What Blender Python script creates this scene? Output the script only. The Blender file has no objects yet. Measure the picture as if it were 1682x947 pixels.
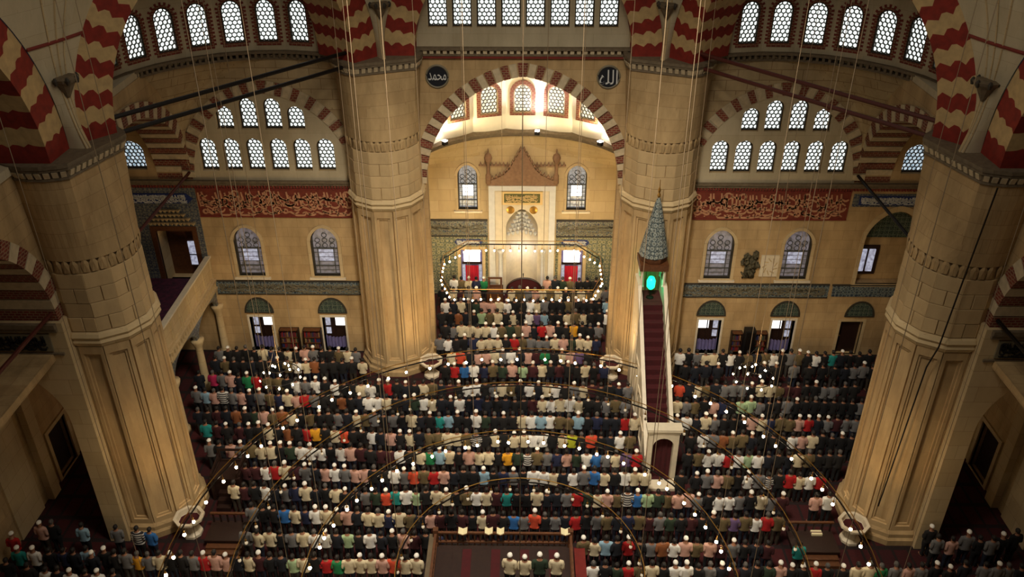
import bpy, bmesh, math, random
from mathutils import Vector, Matrix
from math import sin, cos, pi, radians as rad, atan2, sqrt
random.seed(11)
SC = bpy.context.scene
COL = SC.collection

# ------------------------------------------------------------------ camera, world, lights, exposure
TH, YAW = 0.534, -0.0128
fw = Vector((sin(YAW)*cos(TH), cos(YAW)*cos(TH), -sin(TH)))
rt = Vector((cos(YAW), -sin(YAW), 0)); up = rt.cross(fw)
cam = bpy.data.cameras.new('camera'); camo = bpy.data.objects.new('camera', cam); COL.objects.link(camo)
cam.sensor_width = 36; cam.lens = 36*1415/1682; cam.clip_end = 200; cam.clip_start = .1
mw = Matrix((rt, up, -fw)).transposed().to_4x4(); mw.translation = Vector((0, -23.08, 27.59)); camo.matrix_world = mw
SC.camera = camo
SC.view_settings.view_transform = 'Standard'; SC.view_settings.look = 'None'
SC.view_settings.gamma = 1; SC.view_settings.use_curve_mapping = False
SC.view_settings.exposure = 0.1
W = bpy.data.worlds.new('hall_air'); SC.world = W; W.use_nodes = True
W.node_tree.nodes['Background'].inputs[0].default_value = (.85, .88, 1, 1)
W.node_tree.nodes['Background'].inputs[1].default_value = 0.008
def lamp(name, loc, power, col=(1, .78, .48), kind='POINT', size=.25, target=None, spot=70, blend=.6):
    l = bpy.data.lights.new(name, kind); l.energy = power; l.color = col
    if kind == 'AREA': l.size = size
    else: l.shadow_soft_size = size
    o = bpy.data.objects.new(name, l); COL.objects.link(o); o.location = loc
    if kind == 'SPOT': l.spot_size = rad(spot); l.spot_blend = blend
    if target: o.rotation_euler = (Vector(target)-Vector(loc)).to_track_quat('-Z', 'Y').to_euler()
    return o
WARM = (1, .68, .32)
# floodlights of the hall: on the pillar cornices, on the apse cornice, at the pillar feet
for s in (-1, 1):
    lamp('flood_wall', (s*11.5, 9.0, 4.2), 350, WARM, 'SPOT', .3, (s*12.4, 16.6, 5.5), 110)
    lamp('flood_pillar', (s*3.4, 12.0, 3.2), 380, WARM, 'SPOT', .3, (s*6.7, 16.0, 5), 100)
    lamp('flood_pillar', (s*11.4, .4, 3.2), 260, WARM, 'SPOT', .3, (s*15.3, 4.6, 5), 68, .9)
    lamp('flood_apse', (s*3.6, 17.6, 3.6), 560, (1, .76, .38), 'SPOT', .3, (s*2.0, 23, 5.5), 120)
    lamp('flood_apse_vault', (s*4.3, 21.0, 11.3), 800, (1, .84, .5), 'SPOT', .15, (s*1.5, 22.0, 15), 150)
lamp('flood_apse_vault', (.85, 22.3, 11.3), 700, (.95, .92, 1), 'SPOT', .12, (.3, 20.5, 16), 150)
lamp('dome_daylight', (0, -4, 30), 1150, (1, .90, .76), 'AREA', 14, (0, 2, 0))
lamp('crowd_fill_spot', (0, -6, 32), 37000, (1, .89, .74), 'SPOT', 2.5, (0, 7.5, 3), 72, 1.0)  # made-up fill spot: lifts the crowd and leaves the side pillars dim

# ------------------------------------------------------------------ mesh helpers
class MB:
    def __init__(s): s.v = []; s.f = []; s.m = []; s.cm = 0
    def add(s, vs, fs):
        b = len(s.v); s.v += [tuple(p) for p in vs]
        for f in fs: s.f.append([b+i for i in f]); s.m.append(s.cm)
        return s
    def box(s, x0, x1, y0, y1, z0, z1):
        return s.add([(x, y, z) for z in (z0, z1) for y in (y0, y1) for x in (x0, x1)],
                     [(0, 2, 3, 1), (4, 5, 7, 6), (0, 1, 5, 4), (2, 6, 7, 3), (0, 4, 6, 2), (1, 3, 7, 5)])
    def prism(s, poly, fn, d0, d1):
        n = len(poly)
        vs = [fn(a, b, d0) for a, b in poly]+[fn(a, b, d1) for a, b in poly]
        return s.add(vs, [list(range(n)), list(range(2*n-1, n-1, -1))]+[(i, (i+1) % n, n+(i+1) % n, n+i) for i in range(n)])
    def lathe(s, prof, n=16, c=(0, 0), a0=0, a1=2*pi, caps=True):
        full = abs(a1-a0-2*pi) < 1e-6
        k = n if full else n+1
        vs = []
        for r, z in prof:
            for i in range(k):
                a = a0+(a1-a0)*i/n; vs.append((c[0]+r*cos(a), c[1]+r*sin(a), z))
        fs = []
        for j in range(len(prof)-1):
            for i in range(n):
                i2 = (i+1) % k if full else i+1
                fs.append((j*k+i, j*k+i2, (j+1)*k+i2, (j+1)*k+i))
        if caps and full: fs += [list(range(k-1, -1, -1)), list(range((len(prof)-1)*k, len(prof)*k))]
        return s.add(vs, fs)
    def tube(s, path, r, n=6, closed=False):
        P = [Vector(p) for p in path]; m = len(P); rr = r if isinstance(r, (list, tuple)) else [r]*m
        vs = []
        for i, p in enumerate(P):
            t = (P[(i+1) % m]-P[i-1]) if closed else (P[min(i+1, m-1)]-P[max(i-1, 0)])
            t.normalize(); u = t.cross(Vector((0, 0, 1)))
            if u.length < 1e-3: u = t.cross(Vector((1, 0, 0)))
            u.normalize(); w = u.cross(t)
            for k in range(n):
                a = 2*pi*k/n; vs.append(p+u*(rr[i]*cos(a))+w*(rr[i]*sin(a)))
        fs = [(i*n+k, i*n+(k+1) % n, ((i+1) % m)*n+(k+1) % n, ((i+1) % m)*n+k) for i in range(m if closed else m-1) for k in range(n)]
        if not closed: fs += [list(range(n-1, -1, -1)), list(range((m-1)*n, m*n))]
        return s.add(vs, fs)
    def grid(s, fn, nu, nv):
        return s.add([fn(i/nu, j/nv) for j in range(nv+1) for i in range(nu+1)],
                     [(j*(nu+1)+i, j*(nu+1)+i+1, (j+1)*(nu+1)+i+1, (j+1)*(nu+1)+i) for j in range(nv) for i in range(nu)])
    def holed(s, outer, holes, fn, d0, d1):
        """a slab between depths d0 (front) and d1 with holes; fn maps (a, b, d) to a point"""
        bm = bmesh.new(); es = []
        for loop in [outer]+holes:
            vs = [bm.verts.new((a, b, 0)) for a, b in loop]
            es += [bm.edges.new((vs[i], vs[(i+1) % len(vs)])) for i in range(len(vs))]
        bmesh.ops.triangle_fill(bm, use_beauty=True, edges=es)
        bm.verts.index_update()
        base = [(v.co.x, v.co.y) for v in bm.verts]; tris = [[v.index for v in f.verts] for f in bm.faces]; bm.free()
        s.add([fn(a, b, d0) for a, b in base], tris); s.add([fn(a, b, d1) for a, b in base], [t[::-1] for t in tris])
        for loop in [outer]+holes:
            n = len(loop)
            s.add([fn(a, b, d0) for a, b in loop]+[fn(a, b, d1) for a, b in loop], [(i, (i+1) % n, n+(i+1) % n, n+i) for i in range(n)])
        return s
    def mesh(s, name, mats, smooth=False, uv=True):
        me = bpy.data.meshes.new(name); me.from_pydata(s.v, [], s.f)
        for m in (mats if isinstance(mats, (list, tuple)) else [mats]): me.materials.append(MAT[m])
        if any(s.m): me.polygons.foreach_set('material_index', s.m)
        bm = bmesh.new(); bm.from_mesh(me); bmesh.ops.recalc_face_normals(bm, faces=bm.faces)
        if uv:
            lay = bm.loops.layers.uv.new('uv')
            for f in bm.faces:
                n = f.normal
                if abs(n.z) > .75:
                    for l in f.loops: l[lay].uv = (l.vert.co.x, l.vert.co.y)
                else:
                    t = Vector((-n.y, n.x)).normalized()
                    for l in f.loops: l[lay].uv = (l.vert.co.x*t.x+l.vert.co.y*t.y, l.vert.co.z)
        bm.to_mesh(me); bm.free()
        if smooth: me.polygons.foreach_set('use_smooth', [True]*len(me.polygons))
        return me
    def build(s, name, mats, parent=None, smooth=False, uv=True):
        return inst(name, s.mesh(name, mats, smooth, uv), parent)
def inst(name, me, parent=None, loc=None, rz=0):
    o = bpy.data.objects.new(name, me); COL.objects.link(o)
    if parent: o.parent = parent
    if loc: o.location = loc
    if rz: o.rotation_euler.z = rz
    return o
def tag(o, label=None, cat=None, group=None, kind=None):
    if label: o['label'] = label
    if cat: o['category'] = cat
    if group: o['group'] = group
    if kind: o['kind'] = kind
    return o
def root(name, loc=(0, 0, 0), rz=0, **k):
    o = bpy.data.objects.new(name, None); COL.objects.link(o); o.location = loc; o.rotation_euler.z = rz
    o.empty_display_size = .2
    return tag(o, **k)
def struct(o, label=None, cat=None, group=None): return tag(o, label, cat, group, 'structure')
ORD = 'first second third fourth fifth sixth seventh eighth ninth tenth eleventh twelfth thirteenth fourteenth fifteenth sixteenth seventeenth eighteenth nineteenth twentieth'.split()
def XZ(y): return lambda a, b, d: (a, y+d, b)         # wall across the hall, depth goes away
def YZ(x, s): return lambda a, b, d: (x+s*d, a, b)    # wall along the hall, depth goes outwards
def rect(x0, x1, z0, z1): return [(x0, z0), (x1, z0), (x1, z1), (x0, z1)]
def archpoly(cx, z0, w, h, n=10, point=0.0):
    """outline of a round or slightly pointed window, base z0"""
    r = w/2; zs = z0+h-r*(1+point)
    P = [(cx-r, z0), (cx+r, z0)]
    for i in range(n+1):
        a = pi*i/n; P.append((cx+r*cos(a), zs+r*sin(a)*(1+point*abs(sin(a))**3)))
    return P

# ------------------------------------------------------------------ materials
MAT = {}
def lin(c): return tuple((x/255/12.92 if x/255 <= .04045 else ((x/255+.055)/1.055)**2.4) for x in c)
def mat(name, col, rough=.8, metal=0, var=0, scale=3, col2=None, bump=0, emit=None, estr=0):
    m = bpy.data.materials.new(name); m.use_nodes = True; nt = m.node_tree; b = nt.nodes['Principled BSDF']
    b.inputs['Base Color'].default_value = (*lin(col), 1); b.inputs['Roughness'].default_value = rough; b.inputs['Metallic'].default_value = metal
    if emit: b.inputs['Emission Color'].default_value = (*lin(emit), 1); b.inputs['Emission Strength'].default_value = estr
    if var or col2:
        tc = nt.nodes.new('ShaderNodeTexCoord'); no = nt.nodes.new('ShaderNodeTexNoise'); no.inputs['Scale'].default_value = scale; no.inputs['Detail'].default_value = 5
        nt.links.new(tc.outputs['Object'], no.inputs['Vector'])
        rp = nt.nodes.new('ShaderNodeValToRGB'); rp.color_ramp.elements[0].position = .3; rp.color_ramp.elements[1].position = .7
        c2 = lin(col2) if col2 else tuple(x*(1-var) for x in lin(col))
        rp.color_ramp.elements[0].color = (*c2, 1); rp.color_ramp.elements[1].color = (*lin(col), 1)
        nt.links.new(no.outputs['Fac'], rp.inputs['Fac']); nt.links.new(rp.outputs['Color'], b.inputs['Base Color'])
        if bump:
            bp = nt.nodes.new('ShaderNodeBump'); bp.inputs['Strength'].default_value = bump; bp.inputs['Distance'].default_value = .02
            nt.links.new(no.outputs['Fac'], bp.inputs['Height']); nt.links.new(bp.outputs['Normal'], b.inputs['Normal'])
    MAT[name] = m; return m
def nodes(m): return m.node_tree, m.node_tree.nodes, m.node_tree.links
def stone(name, c1, c2, mortar, bw=1.1, rh=.55, msize=.012, stain=.35):
    m = mat(name, c1, .85); nt, N, L = nodes(m); b = N['Principled BSDF']
    uv = N.new('ShaderNodeUVMap'); br = N.new('ShaderNodeTexBrick'); br.inputs['Scale'].default_value = 1
    br.inputs['Brick Width'].default_value = bw; br.inputs['Row Height'].default_value = rh; br.inputs['Mortar Size'].default_value = msize
    br.inputs['Mortar Smooth'].default_value = .4; br.inputs['Bias'].default_value = -.2
    br.inputs['Color1'].default_value = (*lin(c1), 1); br.inputs['Color2'].default_value = (*lin(c2), 1); br.inputs['Mortar'].default_value = (*lin(mortar), 1)
    L.new(uv.outputs['UV'], br.inputs['Vector'])
    tc = N.new('ShaderNodeTexCoord'); no = N.new('ShaderNodeTexNoise'); no.inputs['Scale'].default_value = .9; no.inputs['Detail'].default_value = 8; no.inputs['Roughness'].default_value = .65
    mp = N.new('ShaderNodeMapping'); mp.inputs['Scale'].default_value = (1, 1, .35); L.new(tc.outputs['Object'], mp.inputs['Vector']); L.new(mp.outputs['Vector'], no.inputs['Vector'])
    rp = N.new('ShaderNodeValToRGB'); rp.color_ramp.elements[0].position = .3; rp.color_ramp.elements[1].position = .65
    rp.color_ramp.elements[0].color = (1-stain, 1-stain*1.05, 1-stain*1.15, 1); rp.color_ramp.elements[1].color = (1, 1, 1, 1)
    L.new(no.outputs['Fac'], rp.inputs['Fac'])
    mx = N.new('ShaderNodeMix'); mx.data_type = 'RGBA'; mx.blend_type = 'MULTIPLY'; mx.inputs[0].default_value = 1
    L.new(br.outputs['Color'], mx.inputs[6]); L.new(rp.outputs['Color'], mx.inputs[7]); L.new(mx.outputs[2], b.inputs['Base Color'])
    bp = N.new('ShaderNodeBump'); bp.inputs['Strength'].default_value = .25; bp.inputs['Distance'].default_value = .02; bp.invert = True
    L.new(br.outputs['Fac'], bp.inputs['Height']); L.new(bp.outputs['Normal'], b.inputs['Normal'])
    return m
stone('stone', (196, 166, 118), (186, 154, 106), (160, 130, 88), 1.1, .55, .009, .42)
stone('stone_flute', (198, 168, 120), (194, 162, 114), (180, 148, 102), 1.2, 1.6, .006, .4)
stone('stone_smooth', (204, 180, 136), (194, 168, 122), (160, 132, 92), 1.4, .7, .008, .2)
stone('plaster', (200, 186, 154), (194, 178, 144), (170, 152, 120), 1.6, .8, .006, .25)
stone('stone_relief', (186, 164, 124), (174, 150, 110), (146, 120, 84), 1.0, .5, .02, .35)
stone('brick_red', (128, 52, 36), (100, 40, 30), (150, 120, 90), .22, .11, .02, .3)
m = stone('stone_plain', (196, 168, 122), (182, 152, 106), (182, 152, 106), 1.1, .6, .0, .35)
nt, N, L = nodes(m); oi = N.new('ShaderNodeObjectInfo'); hs = N.new('ShaderNodeHueSaturation'); mr = N.new('ShaderNodeMapRange'); mr.inputs[3].default_value = .86; mr.inputs[4].default_value = 1.06
L.new(oi.outputs['Random'], mr.inputs[0]); L.new(mr.outputs[0], hs.inputs['Value']); bi = N['Principled BSDF'].inputs['Base Color']; src = bi.links[0].from_socket; L.new(src, hs.inputs['Color']); L.new(hs.outputs['Color'], bi)
mat('voussoir_white', (205, 186, 150), .8, var=.25, scale=5)
mat('rib_cream', (204, 172, 118), .8, var=.25, scale=4)
mat('rib_red', (144, 40, 24), .8, var=.35, scale=4)
mat('moulding', (120, 104, 80), .8, var=.35, scale=6)
mat('moulding_red', (128, 44, 32), .8, var=.3, scale=6)
mat('dark_frame', (54, 48, 38), .7)
mat('lattice', (74, 74, 66), .7)
mat('marble', (222, 208, 180), .4, var=.12, scale=4)
mat('marble_cool', (216, 214, 208), .35, var=.12, scale=4)
mat('wood', (98, 58, 30), .5, var=.4, scale=8)
mat('wood_dark', (44, 24, 16), .5, var=.4, scale=8)
mat('iron', (30, 24, 20), .5, .6); mat('cable_grey', (150, 128, 98), .7); mat('crown_stone', (152, 116, 86), .8, var=.3, scale=6); mat('beam_grey', (100, 84, 60), .7, var=.3)
mat('iron_red', (84, 34, 24), .6, .2)
mat('brass', (176, 132, 60), .35, .8)
mat('gold_script', (222, 190, 128), .5)
mat('script_pale', (186, 134, 98), .7)
mat('script_red_ground', (124, 48, 28), .75, var=.35, scale=5)
mat('black_disc', (16, 20, 30), .5); mat('disc_rim', (120, 112, 90), .6); mat('script_white', (205, 205, 200), .6)
mat('cartouche_blue', (40, 56, 110), .4, var=.3, scale=10)
mat('green_panel', (92, 92, 36), .5, var=.2)
mat('drape_red', (196, 28, 50), .9); mat('drape_violet', (120, 112, 160), .9, var=.3, scale=4)
mat('paper', (226, 214, 170), .8); mat('shadow_black', (10, 8, 7), .9)
mat('speaker_black', (12, 12, 12), .6)
mat('mossy_stone', (92, 84, 60), .9, var=.5, scale=9, bump=.6)
for i, c in enumerate([(128, 24, 20), (80, 60, 44), (40, 60, 44), (140, 110, 70), (36, 40, 80), (90, 30, 40)]): mat('book_%d' % i, c, .7)
def glow(name, col, st, col2=None, sc=9):
    m = mat(name, (120, 120, 120), .3); nt, N, L = nodes(m); b = N['Principled BSDF']
    tc = N.new('ShaderNodeTexCoord'); no = N.new('ShaderNodeTexNoise'); no.inputs['Scale'].default_value = sc; L.new(tc.outputs['Object'], no.inputs['Vector'])
    rp = N.new('ShaderNodeValToRGB'); rp.color_ramp.elements[0].position = .35; rp.color_ramp.elements[1].position = .6
    rp.color_ramp.elements[0].color = (*lin(col2 or col), 1); rp.color_ramp.elements[1].color = (*lin(col), 1)
    L.new(no.outputs['Fac'], rp.inputs['Fac']); L.new(rp.outputs['Color'], b.inputs['Emission Color']); b.inputs['Emission Strength'].default_value = st
    return m
glow('glass_day', (248, 252, 248), 1.25, (214, 226, 220), 9)
glow('glass_blue', (225, 238, 245), .8, (150, 175, 190), 6)
glow('glass_dim', (150, 140, 150), .34, (70, 60, 60), 5)
glow('glass_white', (255, 255, 255), 2.2)
glow('glass_warm', (255, 246, 225), 1.2, (240, 225, 190), 7)
glow('glass_grey', (170, 178, 186), .5, (90, 92, 96), 7)
glow('glass_sky', (205, 208, 228), .62, (140, 138, 160), 6)
mat('bulb_lit', (255, 240, 210), .3, emit=(255, 232, 190), estr=40)
mat('bulb_dim', (190, 185, 170), .1, emit=(255, 225, 180), estr=.25)
mat('lamp_green', (30, 200, 130), .4, emit=(20, 235, 150), estr=3.0)
mat('lamp_pink', (240, 120, 110), .4, emit=(255, 110, 100), estr=1.2)
mat('flood_lens', (255, 250, 240), .3, emit=(255, 246, 235), estr=60)
def tile(name, ca, cb, cc, scale=9, grout=(150, 150, 130)):
    m = mat(name, ca, .3); nt, N, L = nodes(m); b = N['Principled BSDF']
    uv = N.new('ShaderNodeUVMap'); vo = N.new('ShaderNodeTexVoronoi'); vo.inputs['Scale'].default_value = scale; vo.inputs['Randomness'].default_value = .35
    L.new(uv.outputs['UV'], vo.inputs['Vector'])
    rp = N.new('ShaderNodeValToRGB'); e = rp.color_ramp.elements; e[0].position = .12; e[0].color = (*lin(cc), 1); e[1].position = .75; e[1].color = (*lin(ca), 1)
    x = e.new(.3); x.color = (*lin(ca), 1); x = e.new(.45); x.color = (*lin(cb), 1); x = e.new(.6); x.color = (*lin(cc), 1); rp.color_ramp.interpolation = 'CONSTANT'
    L.new(vo.outputs['Distance'], rp.inputs['Fac'])
    br = N.new('ShaderNodeTexBrick'); br.offset = 0; br.inputs['Scale'].default_value = 1; br.inputs['Brick Width'].default_value = .25; br.inputs['Row Height'].default_value = .25; br.inputs['Mortar Size'].default_value = .006
    L.new(uv.outputs['UV'], br.inputs['Vector'])
    mx = N.new('ShaderNodeMix'); mx.data_type = 'RGBA'; L.new(br.outputs['Fac'], mx.inputs[0]); L.new(rp.outputs['Color'], mx.inputs[6]); mx.inputs[7].default_value = (*lin(grout), 1)
    L.new(mx.outputs[2], b.inputs['Base Color']); return m
tile('tile_green', (158, 150, 116), (84, 92, 84), (112, 112, 80), 3.6)
tile('tile_blue', (58, 58, 78), (140, 136, 112), (84, 96, 92), 4)
tile('tile_band', (64, 80, 92), (122, 134, 132), (44, 54, 66), 5)
tile('tile_loge', (92, 96, 100), (52, 60, 78), (120, 116, 100), 5)
tile('tile_cone', (150, 156, 148), (56, 70, 74), (96, 100, 96), 4.5)
tile('tile_lunette', (40, 62, 60), (90, 104, 84), (30, 36, 44), 8)
# prayer carpet: dark red with a lighter niche pattern repeated along the rows
m = mat('carpet', (70, 11, 11), .95); nt, N, L = nodes(m); b = N['Principled BSDF']
tc = N.new('ShaderNodeTexCoord'); mp = N.new('ShaderNodeMapping'); mp.inputs['Scale'].default_value = (1.55, .787, 1); L.new(tc.outputs['Object'], mp.inputs['Vector'])
br = N.new('ShaderNodeTexBrick'); br.offset = 0; br.inputs['Scale'].default_value = 1; br.inputs['Brick Width'].default_value = 1; br.inputs['Row Height'].default_value = 1; br.inputs['Mortar Size'].default_value = .09
br.inputs['Color1'].default_value = (*lin((74, 11, 12)), 1); br.inputs['Color2'].default_value = (*lin((60, 8, 12)), 1); br.inputs['Mortar'].default_value = (*lin((34, 16, 14)), 1)
L.new(mp.outputs['Vector'], br.inputs['Vector'])
no = N.new('ShaderNodeTexNoise'); no.inputs['Scale'].default_value = 8; L.new(tc.outputs['Object'], no.inputs['Vector'])
mx = N.new('ShaderNodeMix'); mx.data_type = 'RGBA'; mx.blend_type = 'MULTIPLY'; mx.inputs[0].default_value = .6; L.new(br.outputs['Color'], mx.inputs[6]); L.new(no.outputs['Fac'], mx.inputs[7]); L.new(mx.outputs[2], b.inputs['Base Color'])
mat('carpet_loge', (84, 26, 52), .95, col2=(40, 16, 36), scale=5)
mat('carpet_stair', (70, 8, 12), .95, var=.3, scale=6)

# ------------------------------------------------------------------ the hall's shell
YW, YA, XS, XO = 16.6, 23.0, 16.5, 21.0     # qibla wall, apse wall, side arcade, outer wall
PIL = [(-6.7, 16.17), (6.7, 16.17), (-15.85, 4.64), (15.85, 4.64)]
AP = 6.15                                   # apse vault radius
f = MB().box(-24, 24, -26, 24.5, -.2, 0).build('floor', 'carpet'); struct(f, 'dark red prayer carpet covering the floor of the hall', 'floor')

WIN = [0]
def hexes(w, h, inside, r=.12, bar=.044, d=.05):
    """honeycomb lattice of a window w wide, h high (local a, b); bars as thin prisms"""
    s = MB(); dx = r*sqrt(3); dy = r*1.5; seen = set()
    for j in range(int(h/dy)+2):
        for i in range(-int(w/dx)-1, int(w/dx)+2):
            cx = (i+(.5 if j % 2 else 0))*dx; cy = j*dy
            P = [(cx+r*cos(pi/6+k*pi/3), cy+r*sin(pi/6+k*pi/3)) for k in range(6)]
            for k in range(6):
                p, q = P[k], P[(k+1) % 6]; mid = ((p[0]+q[0])/2, (p[1]+q[1])/2)
                key = (round(mid[0], 2), round(mid[1], 2))
                if key in seen or not (inside(*p) and inside(*q)): continue
                seen.add(key); t = Vector((q[0]-p[0], q[1]-p[1])).normalized(); n = Vector((-t.y, t.x))*bar/2
                vs = [(p[0]+n.x, 0, p[1]+n.y), (q[0]+n.x, 0, q[1]+n.y), (q[0]-n.x, 0, q[1]-n.y), (p[0]-n.x, 0, p[1]-n.y)]
                s.add(vs+[(a, d, c) for a, _, c in vs], [(0, 1, 2, 3), (0, 1, 5, 4), (2, 3, 7, 6)])
    return s
WCACHE = {}
def win_meshes(w, h, shape, glass, frame):
    key = (round(w, 2), round(h, 2), shape, glass, frame)
    if key in WCACHE: return WCACHE[key]
    pt = .15 if shape == 'point' else 0
    out = rect(-w/2, w/2, 0, h) if shape == 'rect' else archpoly(0, 0, w, h, 12, pt)
    def ins(a, b):
        if abs(a) > w/2 or b < 0 or b > h: return False
        if shape == 'rect': return True
        zs = h-w/2*(1+pt); return b <= zs or a*a+((b-zs)/(1+pt))**2 <= w*w/4
    t = .06; k = (w-2*t)/w
    inn = rect(-w/2+t, w/2-t, t, h-t) if shape == 'rect' else [(a*k, t+b*(h-2*t)/h) for a, b in out]
    fr = MB().holed(out, [inn], lambda a, b, d: (a, d, b), 0, .12).mesh('frame', frame)
    la = hexes(w, h, ins).mesh('lattice', 'lattice', uv=False)
    pa = MB().prism(out, lambda a, b, d: (a, d, b), .1, .13).mesh('pane', glass, uv=False)
    WCACHE[key] = (fr, la, pa); return WCACHE[key]
def window(loc, rz, w, h, shape='arch', glass='glass_day', label=None, group=None, frame='dark_frame'):
    WIN[0] += 1
    r = struct(root('window_%d' % WIN[0], loc, rz), label, 'window', group)
    for n, me in zip(('frame', 'lattice', 'pane'), win_meshes(w, h, shape, glass, frame)): inst(n, me, r)
    return r

# arches -------------------------------------------------------------
def arch_curve(a, h):
    """list-ready function s in [0,1] (left to right) -> (x, z, nx, nz)"""
    if h >= a:
        e = (h*h-a*a)/(2*a); R = a+e; al = math.acos(e/R)
        def fn(s):
            if s <= .5: q = al*(s*2); return (e-R*cos(q), R*sin(q), -cos(q), sin(q))
            q = al*((1-s)*2); return (-e+R*cos(q), R*sin(q), cos(q), sin(q))
        return fn
    def fn(s):
        q = pi*(1-s); n = Vector((cos(q)/a, sin(q)/h)).normalized(); return (a*cos(q), h*sin(q), n.x, n.y)
    return fn
def voussoirs(parent, fn, place, t, d0, d1, n, mats, gap=.004):
    """n separate wedge stones; place(x, z, d) -> point"""
    for i in range(n):
        s0, s1 = i/n+gap/2, (i+1)/n-gap/2; S = (s0, (s0+s1)/2, s1); b = MB(); vs = []
        for s in S:
            x, z, nx, nz = fn(min(max(s, 0), 1))
            vs += [place(x, z, d0), place(x+nx*t, z+nz*t, d0), place(x+nx*t, z+nz*t, d1), place(x, z, d1)]
        fs = [(0, 1, 2, 3), (8, 9, 10, 11)]+[(4*k+j, 4*k+(j+1) % 4, 4*k+4+(j+1) % 4, 4*k+4+j) for k in range(2) for j in range(4)]
        b.add(vs, fs).build('voussoir', mats[(i+n//2) % 2], parent)
def arch_opening(a, h, cx, zs, n=24):
    fn = arch_curve(a, h); return [(cx+fn(i/n)[0], zs+fn(i/n)[1]) for i in range(n+1)]

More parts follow.
